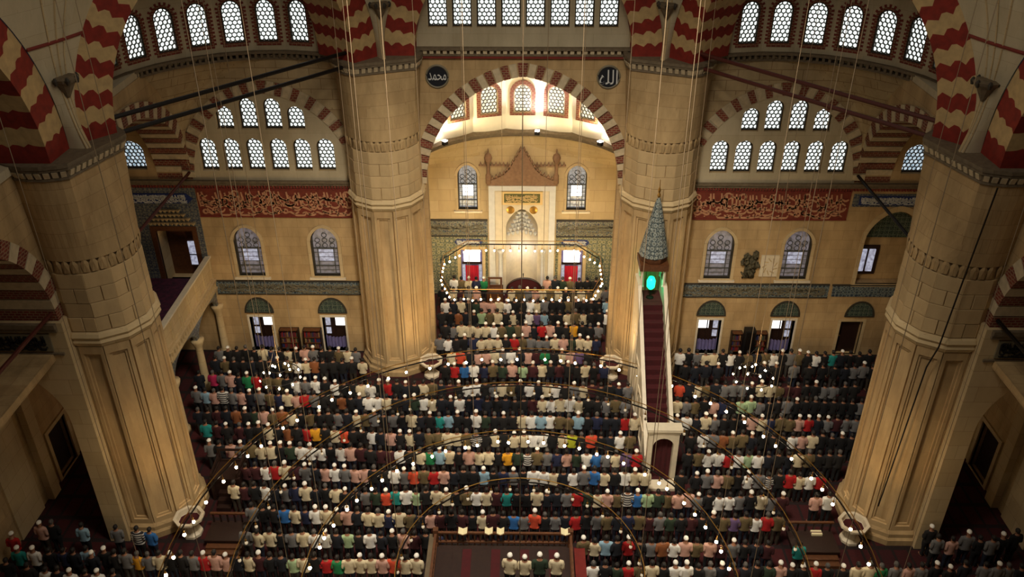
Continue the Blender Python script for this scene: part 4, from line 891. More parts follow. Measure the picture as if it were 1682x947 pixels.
# ------------------------------------------------------------------ muezzin platform, bottom centre
pz = 1.9
mp_ = root('muezzin_platform', label='low wooden platform with rails and striped red carpet, bottom centre', cat='platform')
MB().box(-3.3, 2.0, -5.0, .75, pz-.25, pz).build('deck', 'wood_dark', mp_)
for i in range(13): x = -2.95+i*.37; MB().box(x, x+.35, -4.9, .5, pz, pz+.012).build('carpet_strip', ('wood_dark', 'wood_dark', 'carpet_stair')[i % 3], mp_)
for (a, b_) in (((-3.3, .72), (2.0, .72)), ((-3.25, .72), (-3.25, -4.9)), ((1.95, .72), (1.95, -4.9))):
    p, q = Vector(a), Vector(b_); o = MB()
    for z in (pz+.14, pz+.62): o.box(min(p.x, q.x)-.05, max(p.x, q.x)+.05, min(p.y, q.y)-.05, max(p.y, q.y)+.05, z, z+.07)
    o.build('rail', 'wood', mp_)
    L = (q-p).length; n = int(L/.22)
    o = MB()
    for i in range(n+1): c = p.lerp(q, i/n); o.box(c.x-.025, c.x+.025, c.y-.025, c.y+.025, pz, pz+.62)
    tag(o.build('baluster', 'wood', mp_), kind='stuff')
for x in (-3.25, 1.95):
    for y in (.72, -4.9): MB().box(x-.1, x+.1, y-.1, y+.1, 0, pz+.85).build('post', 'wood', mp_)
for x in (-3.1, -.65, 1.8):
    for y in (.5, -2.2, -4.7): MB().lathe([(.18, 0), (.18, .15), (.1, .22), (.1, 1.4), (.2, pz-.25)], 8, (x, y)).build('column', 'marble', mp_)
MB().box(-3.5, -3.3, -5.0, .8, pz-.1, pz+.5).build('side_beam', 'beam_grey', mp_)
mat('red_cloth', (112, 28, 20), .95, var=.3, scale=5)
rb = root('draped_rack', (2.33, -2.1, 0), label='long rack draped in red cloth beside the wooden platform', cat='rack')
MB().grid(lambda u, v: (-.21+.42*u, -2.9+5.8*v, 1.7-.03*sin(v*40)*sin(pi*u)), 6, 60).build('cloth_top', 'red_cloth', rb, True)
for s_ in (-1, 1): MB().grid(lambda u, v: (s_*(.21+.04*v*(1+sin(u*70))), -2.9+5.8*u, 1.7-1.55*v), 120, 4).build('cloth_side', 'red_cloth', rb, True)
MB().grid(lambda u, v: (-.21+.42*u, 2.9+.03*v*(1+sin(u*22)), 1.7-1.55*v), 16, 4).build('cloth_end', 'red_cloth', rb, True)
for y in (-2.7, 0, 2.7): MB().box(-.15, .15, y-.05, y+.05, 0, 1.66).build('trestle', 'wood_dark', rb)
for k, (x, y, w) in enumerate(((-2.2, .72, .34), (-1.2, .74, .3), (-.75, .73, .28), (1.75, .74, .34))):
    bk = root('open_book', (x, y, pz+.69), label='open book on the platform rail, %s from left' % ORD[k], cat='book', group='books on the rail')
    for s_ in (-1, 1): MB().prism([(0, 0), (s_*w/2, .09), (s_*w/2, .12), (0, .03)], lambda a, b, d: (a, d, b), -.16, .16).build('page_block', 'paper', bk)
    MB().prism([(-w/2-.02, .07), (0, -.0), (w/2+.02, .07), (w/2+.02, .085), (0, .012), (-w/2-.02, .085)], lambda a, b, d: (a, d, b), -.18, .18).build('cover', 'wood', bk)

# ------------------------------------------------------------------ furniture on the floor
def bookcase(x0, x1, label):
    bc = root('bookcase', ((x0+x1)/2, YW-.4, 0), label=label, cat='bookcase'); w = (x1-x0)/2
    MB().box(-w, w, .3, .34, 0, 1.6).box(-w, -w+.05, 0, .34, 0, 1.6).box(w-.05, w, 0, .34, 0, 1.6).build('body', 'wood_dark', bc)
    for z in (.05, .4, .75, 1.1, 1.55): MB().box(-w, w, 0, .34, z, z+.04).build('shelf', 'wood', bc)
    R = random.Random(int(x0*10))
    for z in (.44, .79, 1.14):
        x = -w+.07
        while x < w-.12: t = R.uniform(.05, .09); h = R.uniform(.2, .29); MB().box(x, x+t-.008, .06, .28, z, z+h).build('book', 'book_%d' % R.randrange(6), bc); x += t
bookcase(-13.3, -12.25, 'dark bookcase between the left bay windows, nearer the loge'); bookcase(-12.0, -11.0, 'dark bookcase between the left bay windows, nearer the pillar'); bookcase(11.5, 12.1, 'narrow dark bookcase beside the black loudspeaker, right bay'); bookcase(12.75, 13.45, 'dark bookcase near the farther window of the right bay')
sp = root('loudspeaker', (12.42, YW-.5, 0), label='tall black loudspeaker between the right bay bookcases', cat='loudspeaker')
MB().box(-.28, .28, -.2, .25, .1, 1.95).build('cabinet', 'speaker_black', sp); MB().box(-.24, .24, -.23, -.2, .2, 1.85).build('grille', 'iron', sp); MB().box(-.3, .3, -.25, .28, 0, .1).build('stand', 'speaker_black', sp)
def kursu(x, y, w, h, label, m):
    k = root('preaching_chair', (x, y, 0), label=label, cat='chair')
    MB().box(-w/2, w/2, -w/2, w/2, h*.55, h*.62).build('seat', m, k)
    MB().holed(rect(-w/2, w/2, h*.62, h), [rect(-w/2+.12, w/2-.12, h*.68, h-.1)], XZ(w/2-.06), 0, .06).build('backrest', m, k)
    for s_ in (-1, 1):
        MB().holed([(-w/2, h*.62), (w/2, h*.62), (w/2, h*.85), (-w/2, h*.8)], [rect(-w/2+.12, w/2-.12, h*.66, h*.75)], lambda a, b, d: (s_*(w/2-d), a, b), 0, .06).build('armrest', m, k)
        for t_ in (-1, 1): MB().box(s_*w/2-.06, s_*w/2+.06, t_*w/2-.06, t_*w/2+.06, 0, h*.66).build('leg', m, k)
    MB().box(-w/2+.06, w/2-.06, -w/2+.06, w/2-.06, 0.1, h*.55).build('panel_box', m, k)
    for i in range(3): MB().box(-.3, .3, -w/2-.25*(3-i), -w/2, 0, .2+.2*i).build('step', m, k)
    return k
kursu(-12.95, 5.6, 1.2, 1.9, 'dark wooden preaching chair beside the left-hand pillar', 'wood_dark')
kursu(-1.6, 21.7, .85, 1.65, 'brown wooden preaching chair beside the mihrab', 'wood')
rs = root('prayer_screen', (.15, 22.0, 0), label='low rounded dark red screen in front of the mihrab niche', cat='screen')
MB().prism([(1.05*cos(pi*i/16), .9+.75*sin(pi*i/16)) for i in range(17)]+[(-1.05, 0), (1.05, 0)], XZ(0), 0, .12).build('panel', 'carpet_stair', rs)
MB().tube([(1.05*cos(pi*i/16), -.02, .9+.75*sin(pi*i/16)) for i in range(17)], .05, 6).build('rim', 'wood_dark', rs)
for s_ in (-1, 1): MB().box(s_*.9-.05, s_*.9+.05, -.2, .3, 0, .08).build('foot', 'wood_dark', rs)
for k, (x0, x1, y0, y1, lab) in enumerate(((-13.1, -11.4, 2.2, 3.3, 'low dark wooden platform with steps by the left-hand pillar'), (11.2, 13.1, 1.9, 3.1, 'low dark wooden platform by the right-hand pillar'))):
    lp = root('low_platform', label=lab, cat='platform')
    MB().box(x0, x1, y0, y1, .3, .4).build('deck', 'wood_dark', lp); MB().box(x0+.1, x1-.1, y0+.1, y1-.1, 0, .3).build('base', 'wood_dark', lp)
    for i in range(2): MB().box(x0+.1, x1-.1, y0-.25*(i+1), y0-.25*i, 0, .25-.1*i).build('step', 'wood', lp)
    for i in range(6): x = x0+.1+i*(x1-x0-.2)/5; MB().box(x-.03, x+.03, y1-.06, y1, .4, .85).build('baluster', 'wood_dark', lp)
    MB().box(x0, x1, y1-.08, y1+.02, .85, .92).build('rail', 'wood', lp)
tb = root('paper_stack', (12.4, 2.9, .4), label='stack of white paper on the low platform, right', cat='paper'); MB().box(-.22, .22, -.12, .12, 0, .1).build('sheets', 'paper', tb); MB().box(-.23, .23, -.02, .02, 0, .105).build('band', 'book_5', tb)
for k, (px, py) in enumerate(PIL):
    a = atan2(-py-1.5, -px) if k < 2 else atan2(-.55, -px/abs(px))
    a = [rad(-43), rad(-137), rad(-40), rad(-140)][k]
    x, y = px+(2.62 if k < 2 else 2.55)*cos(a), py+(2.62 if k < 2 else 2.55)*sin(a)
    bs = root('octagonal_basin', (x, y, 0), label='octagonal marble basin at the foot of the %s' % ('left front pillar', 'right front pillar', 'left near pillar', 'right near pillar')[k], cat='basin', group='marble basins')
    MB().lathe([(.42, 0), (.42, .12), (.24, .2), (.22, .6), (.54, .82), (.64, .9), (.64, 1.0), (.5, 1.0), (.46, .72), (.01, .7)], 8, (0, 0), pi/8, 2*pi+pi/8, caps=False).build('bowl', 'marble', bs)
    MB().lathe([(.01, .76), (.465, .76)], 8, (0, 0), pi/8, 2*pi+pi/8, caps=False).build('cover', 'carpet_stair', bs)

# ------------------------------------------------------------------ chandeliers
def bulb_mesh(m, r=.066):
    b = MB(); b.lathe([(.012, -.5*r-.02), (r*.75, -r*.75), (r, 0), (r*.7, r*.8), (.02, r*1.1)], 8); return b.mesh('bulb', m, True, False)
BL, BD = bulb_mesh('bulb_lit'), bulb_mesh('bulb_dim', .07)
BS = bulb_mesh('bulb_lit', .05)
hm = MB(); hm.lathe([(.035, .09), (.045, .16), (.015, .2), (.012, .42)], 6); HM = hm.mesh('holder', 'brass', uv=False)
def hoop(label, c, z, pts, nb, mesh, cables, rng, jit=.0, r=.035, double=True):
    ch = root('ring_chandelier', (c[0], c[1], z), label=label, cat='chandelier', group='ring chandeliers')
    P = [Vector((p[0], p[1], .42)) for p in pts]; n = len(P)
    MB().tube(P, r, 6, True).build('hoop', 'iron_red' if False else 'iron', ch)
    if double: MB().tube([p*1.0+Vector((0, 0, .22)) for p in P], .02, 5, True).build('upper_hoop', 'brass', ch)
    per = [0]
    for i in range(n): per.append(per[-1]+(P[(i+1) % n]-P[i]).length)
    def at(s):
        s = s % per[-1]
        for i in range(n):
            if s <= per[i+1]: return P[i].lerp(P[(i+1) % n], (s-per[i])/(per[i+1]-per[i]))
    for i in range(nb):
        q = at((i+rng.uniform(-jit, jit))*per[-1]/nb); dz = rng.uniform(-.05, .05)
        inst('holder', HM, ch, (q.x, q.y, dz)); inst('bulb', mesh, ch, (q.x, q.y, dz))
    for i in range(cables):
        q = at((i+.5)*per[-1]/cables)
        if q.y+c[1] < -6: continue
        MB().tube([(q.x, q.y, .42), (q.x, q.y, 30-z)], .011, 4).build('cable', 'cable_grey', ch)
    return ch
circ = lambda r, n=48: [(r*cos(2*pi*i/n), r*sin(2*pi*i/n)) for i in range(n)]
RG = random.Random(9)
hoop('largest ring of lit bulbs hanging low over the crowd', (0, -.5), 2.45, circ(13.0, 64), 84, BL, 16, RG, .25)
hoop('second largest iron ring with unlit glass lamps over the crowd', (0, -.8), 2.45, circ(10.5, 56), 70, BD, 8, RG, .2)
hoop('smaller ring of lit bulbs hanging over the middle of the crowd', (0, -1.6), 2.45, circ(7.8), 66, BL, 12, RG, .25)
hoop('smallest iron ring with unlit glass lamps over the platform', (0, -1.3), 2.45, circ(4.5), 34, BD, 6, RG, .2)
hoop('octagonal ring of bulbs hanging in the apse', (0, 18.45), 3.95, [(4.4*x, 2.75*y) for x, y in [(1, .35), (.72, 1), (-.72, 1), (-1, .35), (-1, -.35), (-.85, -1), (.85, -1), (1, -.35)]], 56, BS, 2, RG, .1)
for k, (x, y, side) in enumerate(((11.2, 10.6, 'right'), (-11.6, 10.4, 'left'))):
    ch = root('cluster_chandelier', (x, y, 2.7), label='small round cluster chandelier over the %s corner crowd' % side, cat='chandelier', group='cluster chandeliers')
    for r_, z_ in ((.95, .0), (.5, .45)): MB().tube([(r_*cos(2*pi*i/24), r_*sin(2*pi*i/24), z_+.2) for i in range(24)], .025, 5, True).build('hoop', 'iron', ch)
    for i in range(9): a = 2*pi*i/9; inst('bulb', BS, ch, (.95*cos(a), .95*sin(a), .05))
    for i in range(5): a = 2*pi*i/5; inst('bulb', BS, ch, (.5*cos(a), .5*sin(a), .5))
    MB().tube([(0, 0, .4), (0, 0, 22)], .012, 4).build('cable', 'cable_grey', ch)
    for i in range(3): a = 2*pi*i/3; MB().tube([(.95*cos(a), .95*sin(a), .2), (0, 0, 2.0)], .012, 4).build('chain', 'iron', ch)

# ------------------------------------------------------------------ people
mat('skin', (150, 104, 78), .6); mat('hair_dark', (24, 18, 14), .7); mat('hair_grey', (78, 74, 70), .7); mat('cap_white', (236, 232, 220), .85)
mat('eye', (20, 16, 14), .3)
SHIRT = dict(W=('white', (236, 232, 222)), C=('cream', (214, 198, 162)), G=('grey', (112, 110, 108)), D=('black', (14, 13, 14)), R=('red', (176, 22, 22)), B=('blue', (44, 104, 168)), N=('navy', (28, 34, 64)),
    T=('teal', (30, 138, 130)), E=('green', (26, 122, 70)), F=('dark green', (40, 56, 38)), O=('orange-red', (214, 78, 46)), Y=('golden yellow', (228, 160, 30)), P=('pale pink', (204, 158, 140)), L=('pale green', (160, 184, 140)),
    K=('khaki', (104, 88, 56)), S=('pale blue', (140, 172, 188)), V=('violet', (104, 80, 118)), M=('maroon', (62, 18, 22)), A=('striped', (200, 196, 186)), U=('tan', (140, 82, 42)), Q=('magenta', (186, 36, 84)), H=('lime', (184, 186, 40)))
for k, (n, c) in SHIRT.items(): mat('shirt_'+k, c, .9, var=.18, scale=9)
mat('shirt_D2', (26, 23, 21), .9, var=.2, scale=9); mat('shirt_D3', (20, 23, 32), .9, var=.2, scale=9)
m = MAT['shirt_A']; nt, N, L = nodes(m); tc = N.new('ShaderNodeTexCoord'); sx = N.new('ShaderNodeSeparateXYZ'); L.new(tc.outputs['Object'], sx.inputs[0])
ma = N.new('ShaderNodeMath'); ma.operation = 'PINGPONG'; ma.inputs[1].default_value = .06; L.new(sx.outputs['Z'], ma.inputs[0]); gt = N.new('ShaderNodeMath'); gt.operation = 'GREATER_THAN'; gt.inputs[1].default_value = .03; L.new(ma.outputs[0], gt.inputs[0])
mx = N.new('ShaderNodeMix'); mx.data_type = 'RGBA'; L.new(gt.outputs[0], mx.inputs[0]); mx.inputs[6].default_value = (*lin((40, 36, 40)), 1); mx.inputs[7].default_value = (*lin((205, 200, 190)), 1); L.new(mx.outputs[2], N['Principled BSDF'].inputs['Base Color'])
for i, c in enumerate([(15, 15, 18), (28, 24, 21), (24, 30, 48), (56, 46, 33), (62, 58, 52)]): mat('trousers_%d' % i, c, .9)
TW = ['black', 'dark brown', 'blue', 'khaki', 'grey']

def body_mesh(wid=1.0, bow=.0, long=False):
    """one continuous standing figure, hands folded in front, facing +y; returns part meshes"""
    b = MB()
    def loft(path, n=10):
        vs = []; m_ = len(path)
        for (c, rx, ry) in path:
            for k in range(n): a = 2*pi*k/n; vs.append((c[0]+rx*cos(a), c[1]+ry*sin(a), c[2]))
        b.add(vs, [(i*n+k, i*n+(k+1) % n, (i+1)*n+(k+1) % n, (i+1)*n+k) for i in range(m_-1) for k in range(n)]+[list(range(n-1, -1, -1)), list(range((m_-1)*n, m_*n))])
    w = wid
    loft([((0, 0, .80), .15*w, .11*w), ((0, 0, .9), .175*w, .125*w), ((0, 0, 1.0), .165*w, .115*w), ((0, .0, 1.12), .165*w, .115*w), ((0, .01, 1.26), .185*w, .12*w), ((0, 0, 1.37), .195*w, .11), ((0, -.01, 1.44), .15*w, .085), ((0, -.005, 1.49), .075, .068), ((0, .01, 1.55), .062, .065)], 14)
    hy = bow
    loft([((0, .015+hy*.3, 1.50), .058, .06), ((0, .025+hy*.6, 1.545), .066, .078), ((0, .03+hy*.8, 1.60), .076, .094), ((0, .03+hy, 1.65), .08, .1), ((0, .028+hy, 1.70), .076, .095), ((0, .022+hy, 1.735), .055, .07), ((0, .02+hy, 1.75), .02, .03)], 14)
    b.tube([(0, .11+hy*.8, 1.635), (0, .135+hy*.8, 1.605), (0, .12+hy*.8, 1.59)], [.012, .02, .016], 6)
    for s in (-1, 1):
        b.tube([(s*.078, .02+hy*.9, 1.655), (s*.092, .01+hy*.9, 1.63), (s*.082, .02+hy*.8, 1.6)], [.014, .022, .012], 6)
        loft([((s*.095*w, 0, .9), .1*w, .115*w), ((s*.1*w, .005, .7), .09*w, .098*w), ((s*.1, .012, .5), .064, .07), ((s*.1, -.01, .36), .062, .068), ((s*.1, -.015, .2), .05, .052), ((s*.1, -.01, .1), .042, .046), ((s*.1, .0, .03), .045, .07)], 10)
        b.tube([(s*.1, -.06, .045), (s*.105, .04, .05), (s*.115, .14, .035), (s*.118, .19, .03)], [.04, .05, .043, .025], 8)
        sh = (s*.185*w, -.005, 1.395)
        b.tube([(s*.12*w, 0, 1.4), sh, (s*.215*w, -.02, 1.3), (s*.225*w, -.05, 1.12)], [.06, .07, .058, .045], 8)
        b.tube([(s*.225*w, -.05, 1.12), (s*.21*w, .03, 1.08), (s*.15, .17, 1.09 if s > 0 else 1.06), (s*.06, .215, 1.1 if s > 0 else 1.05)], [.047, .046, .036, .034], 8)
        b.tube([(s*.07, .21, 1.1 if s > 0 else 1.05), (-s*.02, .225, 1.1 if s > 0 else 1.045)], [.036, .038], 8)
    me = bpy.data.meshes.new('figure'); me.from_pydata(b.v, [], b.f)
    o = bpy.data.objects.new('figure', me); COL.objects.link(o)
    r = o.modifiers.new('r', 'REMESH'); r.mode = 'VOXEL'; r.voxel_size = .021
    s_ = o.modifiers.new('s', 'SMOOTH'); s_.factor = .5; s_.iterations = 2
    out = []
    for tris in (1700, 420):
        d = o.modifiers.new('d', 'DECIMATE'); bpy.context.view_layer.update(); dg = bpy.context.evaluated_depsgraph_get()
        d.ratio = 1; bpy.context.view_layer.update(); n0 = sum(len(p.vertices)-2 for p in o.evaluated_get(bpy.context.evaluated_depsgraph_get()).data.polygons)
        d.ratio = tris/n0; bpy.context.view_layer.update(); ev = o.evaluated_get(bpy.context.evaluated_depsgraph_get())
        m2 = bpy.data.meshes.new_from_object(ev); out.append(m2); o.modifiers.remove(d)
    bpy.data.objects.remove(o)
    def split(m2, fingers):
        bm = bmesh.new(); bm.from_mesh(m2)
        for zc in (.075, .86, .96, 1.475, 1.575, 1.635, 1.66): bmesh.ops.bisect_plane(bm, geom=bm.verts[:]+bm.edges[:]+bm.faces[:], plane_co=(0, 0, zc), plane_no=(0, 0, 1))
        if fingers: bmesh.ops.triangulate(bm, faces=bm.faces)
        bm.normal_update(); bm.to_mesh(m2); bm.free()
        V = [v.co.copy() for v in m2.vertices]; Nn = [v.normal.copy() for v in m2.vertices]; parts = {'person': [], 'shirt': [], 'trousers': [], 'hair': [], 'cap': []}
        for p in m2.polygons:
            c = p.center; x, y, z = c; fs = list(p.vertices); parts['person'].append(fs)
            arm = abs(x) > .2*w-.0 or (y > .125 and .98 < z < 1.2)
            fore = (y > .04 and .98 < z < 1.17 and abs(x) < .3 and (abs(x) > .17*w or y > .135)) or (z < 1.13 and abs(x) > .205*w and y > -.02 and z > 1.0)
            if z > 1.475:
                if (z > 1.635 and not (y-bow > .1 and z < 1.66)) or (y-bow < -.02 and z > 1.575): parts['hair'].append(fs)
                if z > 1.66: parts['cap'].append(fs)
            else:
                if z > .86 and (not fore or (long and not (y > .17 and abs(x) < .1))): parts['shirt'].append(fs)
                if .075 < z < .96 and abs(x) < .24: parts['trousers'].append(fs)
        res = {}
        off = {'person': 0, 'shirt': .02, 'trousers': .012, 'hair': .01, 'cap': .016}
        for k, fl in parts.items():
            ids = sorted({i for f in fl for i in f}); mp = {i: j for j, i in enumerate(ids)}
            vs = [V[i]+Nn[i]*off[k]+(Vector((0, 0, .012)) if k == 'cap' else Vector()) for i in ids]; ff = [[mp[i] for i in f] for f in fl]
            if k == 'person' and fingers:
                q = MB()
                for s in (-1, 1):
                    zz = 1.1 if s > 0 else 1.05
                    for i in range(4): l = (.055, .065, .06, .045)[i]; q.tube([(-s*.02, .232, zz+.026-i*.018), (-s*(.02+l*.6), .228, zz+.024-i*.018), (-s*(.02+l), .212, zz+.02-i*.018)], [.0095, .009, .007], 5)
                    q.tube([(s*.02, .235, zz+.03), (-s*.005, .245, zz+.052), (-s*.025, .24, zz+.062)], [.011, .01, .008], 5)
                    q.cm = 0
                q.cm = 1
                for s in (-1, 1): q.lathe([(.001, -.008), (.009, 0), (.001, .008)], 6, (s*.03, .113+bow)); q.v[-18:] = [(x, y, z+1.645) for x, y, z in q.v[-18:]]
                q.add([(-.022, .109+bow*.7, 1.565), (.022, .109+bow*.7, 1.565), (.018, .107+bow*.7, 1.558), (-.018, .107+bow*.7, 1.558)], [(0, 1, 2, 3)])
                base = len(vs); vs += [Vector(v) for v in q.v]; mi_ = [0]*len(ff)+q.m; ff += [[base+i for i in f] for f in q.f]
            else: mi_ = None
            me = bpy.data.meshes.new(k); me.from_pydata(vs, [], ff)
            for mm in (['skin', 'eye'] if k == 'person' else ['shirt_W'] if k == 'shirt' else ['trousers_0'] if k == 'trousers' else ['hair_dark'] if k == 'hair' else ['cap_white']): me.materials.append(MAT[mm])
            if mi_: me.polygons.foreach_set('material_index', mi_)
            me.polygons.foreach_set('use_smooth', [True]*len(me.polygons)); res[k] = me
        return res
    return split(out[0], True), split(out[1], False)
PROTO = [body_mesh(1.0, .0), body_mesh(1.08, .015, True), body_mesh(.95, .03), body_mesh(1.03, .0)]
